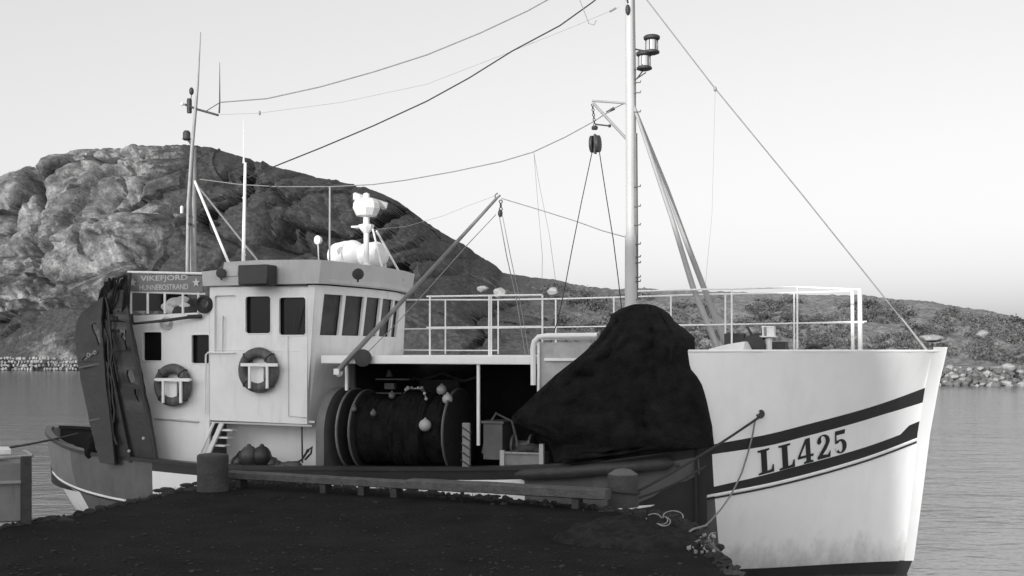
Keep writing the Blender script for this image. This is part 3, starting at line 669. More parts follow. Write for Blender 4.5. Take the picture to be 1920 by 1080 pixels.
# foredeck gear
wl_ = thing('x', None, None, (0, 0, 0)); bpy.data.objects.remove(wl_)
mb = MB(); mb.loft([[W(a, 1.1 * k, z), W(a, .9 * k, z + h), W(a, -.9 * k, z + h), W(a, -1.1 * k, z)] for a, k, z, h in ((3.66, 1.2, 3.55, .10), (3.35, 1.15, 3.57, .16), (3.1, 1.1, 3.57, .20), (3.02, 1.0, 3.57, .05))]); obj('forecastle_hatch_coaming', mb, m_white, boat, 20)
mb = MB(); c = B(1418, 650, .3); mb.lathe(c - V * .35, V, [(.10, 0), (.24, .01), (.24, .05), (.10, .07), (.10, .32), (.22, .34), (.22, .40), (.08, .42), (.08, .6), (.2, .62), (.2, .68), (.02, .7)], 16)
mb.box(c + U * .28 - Z * .06, .22, .22, .14, X=U, Y=V); mb.tube([c + U * .05, c - U * .15 + Z * .33], .02); mb.box(c - U * .34 + Z * .05, .16, .2, .17, X=U, Y=V); obj('windlass', mb, m_iron, boat, 30)
mb = MB(); mb.sphere(B(1392, 640, .2), .13, 1.2, 1, 1.1); mb.sphere(B(1405, 632, .2), .1); obj('cowl', mb, m_stone, boat)
mb = MB(); mb.tube([B(1441, 664, .5), B(1441, 634, .5)], .065, 12); mb.box(B(1441, 631, .5), .13, .13, .012, X=U, Y=V); mb.box(B(1446, 622, .5), .06, .10, .075, X=U, Y=V); mb.box(B(1441, 612.5, .5), .10, .11, .012, X=U, Y=V)
mb.box(B(1432, 622, .5), .012, .10, .075, X=U, Y=V); obj('vent_post', mb, m_white, boat)
mb = MB(); mb.tube([W(1.95 + .11 * math.cos(x) , 1.75, 3.62 + .07 * math.sin(x)) for x in [math.pi * k / 10 for k in range(11)]], .035, 8); mb.box(W(1.95, 1.75, 3.63), .24, .06, .02, X=U, Y=V); obj('bow_fairlead', mb, m_iron, boat)

# ---- wheelhouse
wh = None
def holes_px(boxes, t, r=.05):
    out = []
    for x0, y0, x1, y1 in boxes:
        a1, z1 = bl(x0, (y0 + y1) / 2, t); a0, _ = bl(x1, (y0 + y1) / 2, t); _, zt = bl((x0 + x1) / 2, y0, t); _, zb = bl((x0 + x1) / 2, y1, t)
        out.append(rrect(a0, zb, a1, zt, r))
    return out
TW = 1.9; AW1 = 12.62
wins = holes_px([(460, 555, 508, 626), (523, 557, 574, 629)], TW, .06)
door = holes_px([(402, 554, 443, 662)], TW, .04)[0]
fplan = [(10.60, 1.90), (10.47, 1.86), (10.38, 1.72), (10.28, 1.10), (10.18, .45), (10.17, -.20), (10.21, -.82), (10.36, -1.42), (10.47, -1.86), (10.6, -1.9)]
ZB, ZT = 2.33, 4.78
def front(i, z):
    a, t = fplan[i]; k = min(1, max(0, (10.6 - a) / .22)); return W(a + k * .145 * (4.7 - z) / 1.16, t, z)
mb = MB(); mb.prism([(10.60, ZB), (AW1, ZB + .03), (AW1, ZT), (10.60, ZT)], lambda a, z: W(a, TW, z), -V * .05, wins + [door])
for i in range(len(fplan) - 1):
    nn = (front(i + 1, 4) - front(i, 4)).cross(Z).normalized(); nn = nn if nn.dot(U) > 0 or i in (0, 8) else -nn
    inw = -nn * .05
    if 2 <= i <= 6:
        zb, zt_ = 3.90, 4.63; L = (front(i + 1, 4) - front(i, 4)).length; mg = .045 / L
        mb.prism([(0, ZB), (1, ZB), (1, ZT), (0, ZT)], lambda u, z: front(i, z).lerp(front(i + 1, z), u), inw, [[(mg, zb), (1 - mg, zb), (1 - mg, zt_), (mg, zt_)]])
    else: mb.prism([(0, ZB), (1, ZB), (1, ZT), (0, ZT)], lambda u, z: front(i, z).lerp(front(i + 1, z), u), inw)
mb.prism([(10.60, ZB), (AW1, ZB + .03), (AW1, ZT), (10.60, ZT)], lambda a, z: W(a, -TW, z), V * .05)
mb.prism([(-1.85, ZB + .04), (1.85, ZB + .04), (1.85, ZT - .01), (-1.85, ZT - .01)], lambda t, z: W(AW1 - .01, t, z), U * .04)
mb.prism([(a + .03, t * .99) for a, t in fplan] + [(AW1, -1.88), (AW1, 1.88)], lambda a, t: W(a + .25 * (a < 10.5), t * .98, ZB + .015), Z * .04)
house = obj('wheelhouse', mb, m_house, boat, 28)
for wn in wins:
    cx = sum(p[0] for p in wn) / len(wn); cz = sum(p[1] for p in wn) / len(wn); m2 = MB()
    m2.prism([(cx + (p[0] - cx) * 1.05, cz + (p[1] - cz) * 1.05) for p in wn], lambda a, z: W(a, TW - .075, z), -V * .012); obj('window', m2, m_glass, house, 0)
    m2 = MB(); m2.tube([W(p[0], TW + .004, p[1]) for p in wn], .011, 6, 0, True); obj('window_frame', m2, m_white, house)
for i in range(2, 7):
    m2 = MB(); nn = (front(i + 1, 4) - front(i, 4)).cross(Z).normalized(); nn = nn if nn.dot(U) > 0 else -nn
    m2.prism([(.03, 3.86), (.97, 3.86), (.97, 4.67), (.03, 4.67)], lambda u, z: front(i, z).lerp(front(i + 1, z), u) - nn * .07, -nn * .012); obj('window', m2, m_glassf, house, 0)
m2 = MB(); cx = sum(p[0] for p in door) / len(door); cz = sum(p[1] for p in door) / len(door)
m2.prism([(cx + (p[0] - cx) * 1.04, cz + (p[1] - cz) * 1.02) for p in door], lambda a, z: W(a, TW - .052, z), -V * .03); dr = obj('door', m2, m_house, house, 0)
m2 = MB(); m2.tube([B(418, 598, TW) + V * -.03, B(418, 592, TW) + V * .0, B(417, 660, TW) + V * -.01], .012); obj('door_handle', m2, m_grey, house)
m2 = MB(); m2.tube([B(384, 775, 1.95), B(385, 700, 1.95), B(386, 665, 1.95), B(390, 661, 1.95), B(440, 661, 1.95)], .016); obj('hand_rail', m2, m_white, boat)
m2 = MB(); m2.prism([(10.5, 2.285), (12.6, 2.31), (12.6, 2.335), (10.5, 2.32)], lambda a, z: W(a, TW + .008, z), -V * .03); obj('sill_strip', m2, m_grey, house)
mb = MB(); mb.tube([W(10.75, TW + .004, 3.62), W(12.55, TW + .004, 3.64)], .006, 5); obj('weld_seam', mb, m_house, house)
mb = MB(); c = B(545, 634, TW + .02); mb.tube([B(548, 628, TW + .02), B(556, 590, TW + .025)], .006, 5); mb.tube([B(551, 612, TW + .03), B(560, 572, TW + .03)], .008, 5); obj('window_wiper', mb, m_iron, house)
mb = MB(); mb.tube([B(540, 630, TW + .02), B(541, 780, TW + .02)], .006, 5); mb.tube([B(541, 780, TW + .02), B(575, 783, TW + .02)], .006, 5); obj('cable', mb, m_grey, house)
# small gutter over windows
mb = MB(); mb.prism([(10.58, 4.76), (12.66, 4.80), (12.66, 4.83), (10.58, 4.79)], lambda a, z: W(a, TW + .05, z), -V * .07); obj('drip_rail', mb, m_dark, house, 0)
# visor round the roof
vp = [(12.72, 2.0)] + [(a - .13, t * 1.045) for a, t in fplan] + [(12.72, -2.0)]
def vtop(a): return curve([(10.0, 5.20), (11.0, 5.235), (11.9, 5.24), (12.25, 5.22), (12.26, 5.09), (12.72, 5.06)], a)
mb = MB(); lo = []; hi = []
vp2 = [(12.72, 2.0), (12.27, 2.0), (12.24, 2.0), (11.5, 2.0)] + vp[1:-1] + [(11.5, -2.0), (12.24, -2.0), (12.27, -2.0), (12.72, -2.0)]
for (a, t) in vp2:
    k = max(0, min(1, (10.7 - a) / .4)); lo.append(W(a + .02 * k, t * .985, 4.80)); hi.append(W(a - .05 * k, t, vtop(a)))
n = len(vp2)
mb.add(lo + hi + [p - (p - W(11.4, 0, p.z)).normalized() * .06 for p in hi] + [p - (p - W(11.4, 0, p.z)).normalized() * .06 for p in lo],
       [(i, i + 1, n + i + 1, n + i) for i in range(n - 1)] + [(n + i, n + i + 1, 2 * n + i + 1, 2 * n + i) for i in range(n - 1)] + [(2 * n + i, 2 * n + i + 1, 3 * n + i + 1, 3 * n + i) for i in range(n - 1)] + [(0, n, 2 * n, 3 * n), (n - 1, 2 * n - 1, 3 * n - 1, 4 * n - 1)])
vis = obj('visor', mb, m_grey, house, 25)
mb = MB(); mb.prism([(a, t * .97) for a, t in vp2], lambda a, t: W(a, t, 4.82), Z * .12); obj('roof', mb, m_grey, house, 0)
# lamps and boxes on the visor
def lamp(name, px, py, t, r, dirx, mat=m_iron):
    m2 = MB(); c = B(px, py, t); m2.lathe(c, dirx, [(r * .4, -r * 1.1), (r * .9, -r * .5), (r, 0), (r, r * .35), (r * .85, r * .4)], 14); m2.tube([c, c - Z * r * 1.4], r * .18); obj(name, m2, mat, house)
lamp('work_lamp', 671, 514, 1.75, .10, U * .7 + V * .6)
lamp('work_lamp', 415, 512, 2.05, .09, V + U * .2)
mb = MB(); mb.box(B(483, 516, 2.2), .30, .16, .175, X=U, Y=V); mb.box(B(483, 535, 2.2), .24, .12, .02, X=U, Y=V); bevel(obj('black_gear_box', mb, m_dark, house), .02)
mb = MB(); mb.box(B(437, 509, 1.95), .13, .05, .09, X=U, Y=V); bevel(obj('grey_gear_box', mb, m_grey, house), .01)
mb = MB(); mb.tube([B(545, 497, 1.95), B(545, 520, 1.95)], .02); mb.tube([B(742, 527, -1), B(758, 524, -.9)], .018); mb.tube([B(418, 520, 2.03), B(405, 513, 2.03)], .02); obj('visor_bracket', mb, m_grey, house)

# lower casing, aft house
mb = MB(); mb.prism([(10.45, .95), (12.63, .95), (12.63, 2.36), (10.45, 2.36)], lambda a, z: W(a, 1.35, z), -V * 2.7); obj('engine_casing', mb, m_house, boat, 0)
AH0, AH1 = 12.64, 14.38
hw = holes_px([(268, 622, 304, 677), (359, 627, 393, 682)], TW - .02, .04)
mb = MB(); mb.prism([(AH0, .95), (AH1 - .35, .95), (AH1 - .30, 1.6), (AH1, 4.28), (AH0, 4.33)], lambda a, z: W(a, TW - .02, z), -V * .05, hw)
mb.prism([(AH0, .95), (AH1, .95), (AH1, 4.28), (AH0, 4.33)], lambda a, z: W(a, -TW + .02, z), V * .05)
mb.prism([(-1.8, .95), (1.85, .95), (1.85, 4.27), (-1.8, 4.27)], lambda t, z: W(AH1 - .07, t, z), U * .04)
mb.prism([(AH0, -1.85), (AH1, -1.85), (AH1, 1.83), (AH0, 1.83)], lambda a, t: W(a, t, 4.22), Z * .04)
ah = obj('aft_house', mb, m_house, boat, 0)
for wn in hw:
    cx = sum(p[0] for p in wn) / len(wn); cz = sum(p[1] for p in wn) / len(wn); m2 = MB()
    m2.prism([(cx + (p[0] - cx) * 1.06, cz + (p[1] - cz) * 1.05) for p in wn], lambda a, z: W(a, TW - .10, z), -V * .012); obj('window', m2, m_glass, ah, 0)
    m2 = MB(); m2.tube([W(p[0], TW - .016, p[1]) for p in wn], .011, 6, 0, True); obj('window_frame', m2, m_white, ah)
mb = MB(); mb.tube([B(290, 784, TW), B(372, 791, TW)], .018); obj('house_moulding', mb, m_grey, ah)
# open frame with name board above the aft house
mb = MB(); tb_ = TW
mb.tube([B(243, 547, tb_), B(385, 551, tb_)], .022); mb.tube([B(240, 510, tb_), B(388, 513, tb_)], .024)
for x in (244, 277, 309, 343, 372): mb.tube([B(x, 548, tb_), B(x, 588, tb_)], .022 if x > 250 else .035)
mb.tube([B(243, 510, tb_), B(245, 548, tb_)], .022)
obj('canopy_frame', mb, m_white, boat)
mb = MB(); mb.prism([bl(246, 583, 1.2), bl(248, 549, 1.2), bl(352, 552, 1.2), bl(352, 583, 1.2)], lambda a, z: W(a, 1.25, z), -V * .05); obj('dark_screen', mb, m_glass, boat, 0)
mb = MB(); mb.prism([bl(242, 514, 1.94), bl(380, 518, 1.94), bl(380, 548, 1.94), bl(242, 545, 1.94)], lambda a, z: W(a, 1.94, z), -V * .03); nb = obj('name_board', mb, m_board, boat, 0)
def text(body, p0, width, height, mat, parent, wscale=1):
    cu = bpy.data.curves.new('lettering', 'FONT'); cu.body = body; cu.size = 1; cu.extrude = 0; cu.offset = .012
    to = bpy.data.objects.new('tmp', cu); sc.collection.objects.link(to); dg = bpy.context.evaluated_depsgraph_get()
    me = bpy.data.meshes.new_from_object(to.evaluated_get(dg)); bpy.data.objects.remove(to)
    xs = [v.co.x for v in me.vertices]; ys = [v.co.y for v in me.vertices]; x0, x1, y0, y1 = min(xs), max(xs), min(ys), max(ys)
    org = root_loc(parent)
    for v in me.vertices: v.co = p0 + U * ((v.co.x - x0) / (x1 - x0) * width) + Z * ((v.co.y - y0) / (y1 - y0) * height) + V * .006 - org
    me.materials.append(mat); o = bpy.data.objects.new('lettering', me); sc.collection.objects.link(o); o.parent = parent
p = B(264, 530, 1.94); q = B(352, 530, 1.94); text('VIKEFJORD', p, (q - p).length, .125, m_wletter, nb)
p = B(262, 544.5, 1.94); q = B(353, 544.5, 1.94); text('HUNNEBOSTRAND', p, (q - p).length, .10, m_wletter, nb)
for x in (249, 368):
    m2 = MB(); c = B(x, 530, 1.955); m2.prism([(math.cos(rad(90 + 36 * k)) * (.09 if k % 2 == 0 else .038), math.sin(rad(90 + 36 * k)) * (.09 if k % 2 == 0 else .038)) for k in range(10)], lambda u, v: c + U * u + Z * v, V * .006); obj('star', m2, m_wletter, nb, 0)
mb = MB(); k0 = 0
for x, y, r in ((318, 575, .12), (330, 568, .13), (342, 563, .10), (347, 574, .09), (324, 580, .12)): mb.sphere(B(x, y, 1.6), r, 1.4, 1, .8)
tag(obj('cloth_bundle', mb, m_cloth), 'crumpled white cloth bundle lying on the aft house roof below the name board', 'bundle')
mb = MB(); mb.sphere(B(350, 584, 1.5), .22, 1.3, 1, .75, 14, 8); mb.sphere(B(357, 573, 1.5), .13, 1, 1, 1.1); tag(obj('canvas_cover', mb, m_cloth2), 'dark grey canvas cover humped up beside the white cloth bundle', 'cover')
mb = MB()
for k in range(5): mb.torus(B(383, 568 + k * .8, 1.95) , V + U * .1 * k, .10 + .012 * k, .018, 20, 6)
tag(obj('rope_coil', mb, m_rope), 'dark rope coil hanging on the corner between aft house and wheelhouse', 'rope')
mb = MB()
for k in range(4): mb.torus(B(312, 603 + k, 1.93) , V + U * .15 * k, .075 + .012 * k, .012, 16, 5)
tag(obj('line_coil', mb, m_grey), 'thin grey line coil hanging on the aft house wall under the dark arm', 'rope')
mb = MB(); mb.tube([B(250, 607, 2.15), B(310, 601, 2.1), B(352, 595, 2.0), B(374, 592, 1.95)], [.022, .03, .03, .03]); mb.tube([B(352, 594, 2.0), B(378, 593, 1.93)], .04); mb.tube([B(248, 590, 2.1), B(249, 606, 2.15)], .02); obj('gallows_arm', mb, m_dark, boat)
mb = MB(); mb.tube([B(372, 858, 2.0), B(401, 792, 1.95)], .03, 6); mb.tube([B(388, 858, 2.0), B(416, 794, 1.95)], .05, 4)
for x, y in ((392, 835), (398, 820), (405, 806)): mb.box(B(x + 20, y, 1.85), .16, .09, .015, X=U, Y=V)
obj('stairs', mb, m_house, boat)
mb = MB(); mb.tube([B(566, 800, 1.6), B(567, 868, 1.6)], .015); obj('pipe', mb, m_dark, boat)

# lifebuoys in their racks
def lifebuoy(px, py, k, label):
    t = thing('lifebuoy', label, 'lifebuoy', B(px, py + 40, 1.98), 'lifebuoys on the house side'); c = B(px, py, 1.99)
    mb = MB(); mb.torus(c, V, .315 * k, .095 * k, 36, 12); obj('ring', mb, m_orange, t)
    m2 = MB()
    for a in (45, 135, 225, 315):
        d = U * math.cos(rad(a)) + Z * math.sin(rad(a)); m2.torus(c + d * .315 * k, d.cross(V), .102 * k, .012, 14, 5)
    obj('strap', m2, m_cloth2, t)
lifebuoy(485, 694, 1.0, 'dark lifebuoy in a white rack on the wheelhouse side under the square windows')
lifebuoy(324, 722, .97, 'dark lifebuoy in a white rack on the aft house near the trawl doors')
for x, y in ((486, 684), (324, 712)):
    mb = MB(); tt = 2.13; mb.box(B(x, y, tt), .37, .02, .028, X=U, Y=V); mb.box(B(x - 18, y + 22, tt), .022, .016, .21, X=U, Y=V); mb.box(B(x + 15, y + 22, tt), .022, .016, .21, X=U, Y=V)
    mb.box(B(x - 2, y + 20, 2.0), .13, .03, .15, X=U, Y=V); mb.tube([B(x - 34, y, 1.9), B(x - 34, y, 2.14)], .015); mb.tube([B(x + 34, y, 1.9), B(x + 34, y, 2.14)], .015)
    obj('lifebuoy_rack', mb, m_white, boat, 0)

# ---- masts
fm = MB(); fm.tube([B(1184, 668, 0), B(1183.5, 545, 0), B(1183, 440, 0)], [.115, .112, .105], 20); fm.tube([B(1183, 440, 0), B(1182, 200, 0), B(1180.5, -60, 0)], [.086, .084, .08], 20)
m_mast = M('mast_paint', .52, .5, .06, 2, .1, 3, dirt=.4, dirtv=.6)
fore = obj('foremast', fm, m_mast, boat)
mb = MB(); mb.tube([B(1194, 560, 0) , B(1193.5, 440, 0), B(1192, 250, 0)], .03, 10); mb.tube([B(1190.5, 130, .05), B(1188, -40, .05)], .018, 8); mb.tube([B(1191, 250, 0), B(1191, 130, 0)], .016, 8); m_pipe = M('shaded_pipe', .13, .5, .2, 5)  # pipe and rungs get a darker grey that stands for their shaded side
obj('mast_pipe', mb, m_pipe, fore)
mb = MB()
for y in (155, 174, 210, 350, 387, 422, 458, 482, 493, 528, 562, 520): mb.tube([B(1189, y, .05), B(1201, y - .5, .05), B(1201, y - 4, .05)], .011, 6)
obj('climbing_rung', mb, m_pipe, fore)
for i, (x, yt, yb) in enumerate(((1222, 67, 102), (1208, 97, 132))):
    c0, c1 = B(x, yb, .1), B(x, yt, .1); h = c1.z - c0.z; m2 = MB(); m2.lathe(c0, Z, [(.085, 0), (.135, .02), (.135, .05), (.10, .07)], 18); m2.lathe(c0, Z, [(.11, h - .08), (.14, h - .06), (.145, h - .02), (.12, h), (.01, h + .01)], 18)
    for k in range(6): an = k * math.pi / 3; m2.tube([c0 + Vector((math.cos(an), math.sin(an), 0)) * .105 + Z * .05, c0 + Vector((math.cos(an), math.sin(an), 0)) * .105 + Z * (h - .06)], .007, 5)
    lt = obj('mast_light', m2, m_iron, fore); m3 = MB(); m3.lathe(c0, Z, [(.088, .06), (.095, .1), (.088, h / 2), (.095, h - .1), (.09, h - .06)], 16); 
    o = obj('lantern_glass', m3, m_glassl, fore)
mb = MB(); mb.tube([B(1205, 133, .1), B(1194, 148, .02)], .012); mb.tube([B(1190, 92, 0), B(1232, 100, .1)], .014); mb.tube([B(1211, 136, .1), B(1190, 150, .02)], .01); mb.sphere(B(1177, 18, .1), .06, .7, .7, 1.6); mb.tube([B(1177, 5, .1), B(1172, -20, .1)], .015)
obj('light_bracket', mb, m_iron, fore)
mb = MB(); mb.tube([B(1110, 189, .1), B(1180, 194, 0)], .02); mb.tube([B(1112, 193, .1), B(1176, 262, 0)], .026); obj('crosstree', mb, m_steel, fore)
mb = MB()
for j in range(9): mb.torus(B(1111 + j * .5, 197 + j * 4.6, .1), (U if j % 2 else V), .022, .008, 10, 5)
mb.tube([B(1116, 233, .1), B(1142, 236, .1)], .014); mb.sphere(B(1143, 236, .1), .03); mb.lathe(B(1115, 243, .1), Z, [(.05, 0), (.06, .03), (.05, .06)], 12)
obj('hanger_chain', mb, m_iron, fore)
bk = MB()
for dx in (-.055, .055): bk.lathe(B(1116, 270, .1) + U * dx - U * .035, U, [(.02, 0), (.11, .005), (.15, .012), (.15, .06), (.11, .068), (.02, .07)], 18)
bk.box(B(1116, 270, .1), .016, .05, .17, X=U, Y=V); tag(obj('hoisting_block', bk, m_iron, loc=B(1116, 287, .1)), 'black double pulley block hanging from the crosstree bracket of the foremast', 'pulley')
for x, y, pth, t1 in ((1110, 286, [(1090, 380), (1072, 470), (1058, 545), (1046, 600), (1030, 650), (1012, 690)], 1.2), (1124, 286, [(1137, 370), (1150, 450), (1160, 530), (1168, 600)], 1.2)):
    n = len(pth); mb = MB(); mb.tube([B(x, y, .1)] + [B(px, py, lerp(.1, t1 if x < 1115 else .9, (i + 1) / n)) for i, (px, py) in enumerate(pth)], .009, 6)
    tag(obj('hoisting_rope', mb, m_rope), ('hoisting rope falling left from the black block towards the framed hatch' if x < 1115 else 'hoisting rope falling right from the black block behind the black net'), 'rope')
for (pA, pB, t1) in (((1188, 198), (1350, 662), .55), ((1190, 200), (1346, 648), -.55)):
    mid = (1258, 405) if t1 > 0 else (1290, 462)
    mb = MB(); P_ = ((1188, 198), (1258, 404), (1300, 541), (1350, 664)) if t1 > 0 else ((1188, 198), (1250, 352), (1291, 465), (1363, 652))
    mb.tube([B(*p, t1 * k) for p, k in zip(P_, (0, .5, .78, 1))], [.028, .04, .05, .055], 12)
    obj('mast_strut', mb, M('strut_paint', .34, .5, .1, 3), boat)
# aft mast
am = MB(); am.tube([B(351, 512, .3), B(353, 380, .3), B(360, 280, .3), B(367, 200, .3), B(371, 160, .3), B(376, 60, .3)], [.034, .034, .036, .032, .02, .010], 12)
am.tube([B(362, 512, .1), B(363, 276, .25)], [.062, .05], 12); aft = obj('aft_mast', am, m_steel, boat)
mb = MB(); mb.tube([B(347, 196, .3), B(370, 205, .3), B(409, 216, .3)], .024); mb.tube([B(387, 208, .3), B(411, 193, .3)], .008); mb.tube([B(411, 212, .3), B(412, 192, .3), B(412, 116, .3)], [.018, .014, .004]); obj('crossarm', mb, m_iron, aft)
mb = MB(); mb.lathe(B(355, 212, .3), Z, [(.045, 0), (.05, .03), (.05, .26), (.04, .29)], 12); mb.sphere(B(359, 171, .3), .06, .8, .8, 1.3); mb.tube([B(358, 190, .3), B(359, 171, .3)], .008); obj('aerial_canister', mb, m_iron, aft)
mb = MB(); mb.sphere(B(342, 195, .3), .035); obj('white_light', mb, m_raft, aft)
mb = MB(); mb.lathe(B(350, 263, .3), Z, [(.06, 0), (.09, .02), (.075, .05), (.075, .15), (.05, .19), (.01, .2)], 14); mb.tube([B(350, 262, .3), B(363, 268, .3)], .014); mb.tube([B(351, 262, .3), B(362, 276, .3)], .012)
obj('stern_light', mb, m_iron, aft)
mb = MB(); mb.tube([B(341, 402, .3), B(356, 405, .3)], .02); obj('lamp_bracket', mb, m_iron, aft); mb = MB(); mb.tube([B(350, 419, .3), B(358, 421, .3)], .03); obj('clamp', mb, m_iron, aft)
mb = MB(); mb.lathe(B(341, 400, .3), Z, [(.03, 0), (.035, .12), (.02, .15)], 10); obj('small_lamp', mb, m_raft, aft)
mb = MB(); mb.tube([B(364, 337, .2), B(433, 503, 1.2)], .026); mb.sphere(B(364, 336, .2), .04); obj('mast_stay', mb, m_raft, aft)
mb = MB(); mb.tube([B(368, 345, .2), B(460, 460, -.4), B(488, 494, -.7)], .02); obj('mast_stay', mb, m_steel, aft)
ap = MB(); ap.tube([B(456, 500, 1.2), B(458, 400, 1.2), B(460, 305, 1.2)], [.034, .03, .026], 10); ap.tube([B(457, 306, 1.2), B(457, 288, 1.2), B(456, 225, 1.2)], [.022, .01, .003], 6)
for y in (371, 424, 465, 478): ap.torus(B(457.5, y, 1.2), Z, .03, .01, 12, 5)
obj('aerial_post', ap, m_white, boat)
mb = MB(); mb.tube([B(618, 498, .4), B(618.5, 350, .4)], .018, 8); obj('aerial_post', mb, m_steel, boat)
mb = MB(); c = B(596, 450, .6); mb.lathe(c, V - U * .3, [(.02, -.07), (.07, -.05), (.085, 0), (.085, .02), (.02, .035)], 16); mb.tube([c, B(598, 500, .6)], .012); obj('floodlight', mb, m_raft, boat)
# radar
rd = MB(); rb_ = lambda x, y: B(x, y, .45)
rd.lathe(rb_(687, 500), Z, [(.10, 0), (.055, .06), (.052, .62), (.14, .72), (.15, .75), (.15, .78), (.06, .80), (.06, .93), (.19, .95), (.26, 1.08), (.25, 1.18), (.19, 1.26), (.07, 1.27), (.06, 1.36), (.02, 1.38)], 10)
rr_ = obj('radar_mast', rd, m_raft, boat, 25)
mb = MB(); c0, c1 = B(667, 369, .55), B(725, 387, .15); dd = (c1 - c0).normalized(); mb.box((c0 + c1) / 2, (c1 - c0).length / 2, .07, .065, X=dd, Y=dd.cross(Z).normalized(), Z=dd.cross(Z).normalized().cross(dd) * -1); bevel(obj('radar_scanner', mb, m_grey, rr_), .02)
mb = MB(); mb.box(c0 + dd * .02, .06, .072, .068, X=dd, Y=dd.cross(Z).normalized()); bevel(obj('scanner_end', mb, m_raft, rr_), .02)
mb = MB(); mb.tube([rb_(699, 430), B(716, 500, 1.0)], .018); mb.tube([rb_(706, 433), B(747, 507, -.2)], .02); mb.box(rb_(673, 426), .10, .12, .015, X=U, Y=V); obj('radar_stay', mb, m_raft, rr_)
# life rafts
def raft(px, py, t, r, ln, label):
    c = B(px, py, t); th = thing('life_raft', label, 'life raft', c - Z * r * 1.2, 'life raft canisters on the wheelhouse roof'); ax = (U * .8 + V * .60).normalized(); mb = MB()
    prof = [(.01, -ln), (r * .5, -ln * .98), (r * .82, -ln * .88), (r * .97, -ln * .7)]
    for k in range(-5, 6): prof += [(r * 1.03, k * ln * .125 - .015), (r * .90, k * ln * .125 + .027)]
    prof += [(r * .97, ln * .7), (r * .82, ln * .88), (r * .5, ln * .98), (.01, ln)]; prof.sort(key=lambda q: q[1]); mb.lathe(c, ax, prof, 28); obj('canister', mb, m_raft, th, 50)
    m2 = MB(); m2.lathe(c, ax, [(r * 1.02, -.05), (r * 1.05, -.045), (r * 1.05, .045), (r * 1.02, .05)], 28); obj('band', m2, m_white, th)
    m3 = MB()
    for s in (-.55, .55): m3.box(c + ax * ln * s - Z * r * .95, .05, r * .8, r * .28, X=ax, Y=ax.cross(Z))
    obj('cradle', m3, m_raft, th, 0)
raft(650, 478, -.35, .26, .50, 'white ribbed life raft canister on the roof left of the radar mast')
raft(694, 480, -.25, .25, .46, 'white ribbed life raft canister on the roof right behind the radar mast')

# ---- derrick boom
mb = MB(); mb.tube([B(635, 694, 2.3), B(663, 663, 2.15), B(800, 515, 1.2), B(860, 450, .8), B(931, 372, .3)], [.05, .045, .035, .034, .026], 12)
mb.tube([B(931, 372, .3), B(938, 366, .3)], .02); mb.tube([B(930, 376, .3), B(928, 366, .3), B(933, 362, .3)], .014); boom = obj('derrick_boom', mb, M('worn_boom_steel', .17, .5, .3, 4, .1), boat)
mb = MB(); c = B(634, 700, 2.3); mb.lathe(c - V * .08, V, [(.02, 0), (.06, .01), (.06, .06), (.02, .07)], 12); mb.box(c + Z * .03, .05, .07, .05, X=U, Y=V); obj('boom_foot', mb, m_white, boom)
mb = MB(); mb.lathe(B(682, 671, 2.2), V + U * .3, [(.02, -.07), (.13, -.06), (.13, -.04), (.08, -.03), (.08, .06), (.15, .07), (.15, .09), (.02, .1)], 16); mb.sphere(B(672, 668, 2.2), .07); obj('winch', mb, m_iron, boat)
mb = MB()
for y in (378, 385, 392): mb.torus(B(939, y, .3), U if y == 385 else V, .03, .01, 10, 5)
mb.sphere(B(938, 400, .3), .055, .8, .8, 1.3); tag(obj('boom_block', mb, m_iron), 'small pulley block hanging from the tip of the derrick boom', 'pulley')

# ---- wires
def wire(name, label, pts, r=.008, mat=m_wire, cat='wire'):
    mb = MB(); mb.tube([B(*p) for p in pts], r, 5); return tag(obj(name, mb, mat, smooth=60), label, cat)
wire('forestay', 'long straight stay running from the foremast head down to the stem head', [(1182, -50, 0), (1213, 0, 0), (1340, 165, 0), (1500, 360, 0), (1660, 560, 0), (1738, 658, 0)], .011)
mb = MB(); mb.tube([B(1738, 658, 0), B(1690, 596, 0)], [.025, .014]); obj('stay_fitting', mb, m_steel, boat); mb = MB(); mb.sphere(B(1341, 167, 0), .03, 1, 1, 1.5); obj('stay_fitting', mb, m_steel, boat)
wire('aerial_wire', 'topmost wire sagging from the aft mast crossarm to the foremast head', [(412, 192, .3), (500, 185, .3), (600, 163, .2), (700, 135, .2), (800, 103, .1), (900, 62, .1), (990, 20, 0), (1040, -8, 0), (1176, -70, 0)], .012)
wire('mast_rope', 'dark rope running from the foremast head down to the aerial post on the wheelhouse', [(1176, -50, 0), (1110, 5, 0), (1050, 48, 0), (960, 96, .1), (880, 146, .2), (800, 190, .3), (700, 236, .5), (600, 278, .6), (525, 308, .9), (462, 334, 1.2)], .013, m_rope, 'rope')
wire('aerial_wire', 'faint thin wire with a small insulator below the topmost wire', [(412, 215, .3), (487, 212, .3), (640, 192, .2), (800, 158, .1), (950, 100, 0), (1080, 48, 0), (1160, 14, 0)], .003)
mb = MB(); mb.sphere(B(487, 212, .3), .03, .7, .7, 1.6); mb.tube([B(1087, 0, .1), B(1104, 44, .1), B(1114, 47, .1), B(1118, 38, .1)], .007, 5); mb.tube([B(1143, 22, 0), B(1155, 15, 0)], .018); obj('insulator', mb, m_wire, fore)
wire('lamp_cable', 'cable sagging from the thin aerial post up to the hoisting bracket of the foremast', [(375, 336, .3), (450, 346, .6), (520, 350, .5), (620, 350, .4), (700, 346, .4), (760, 338, .3), (850, 322, .2), (940, 303, .1), (1000, 285, .1), (1060, 257, .1), (1113, 228, .1), (1150, 204, 0), (1178, 190, 0)], .010)
mb = MB(); mb.tube([B(1137, 211, 0), B(1152, 203, 0)], [.02, .03], 8); obj('turnbuckle', mb, m_iron, fore)
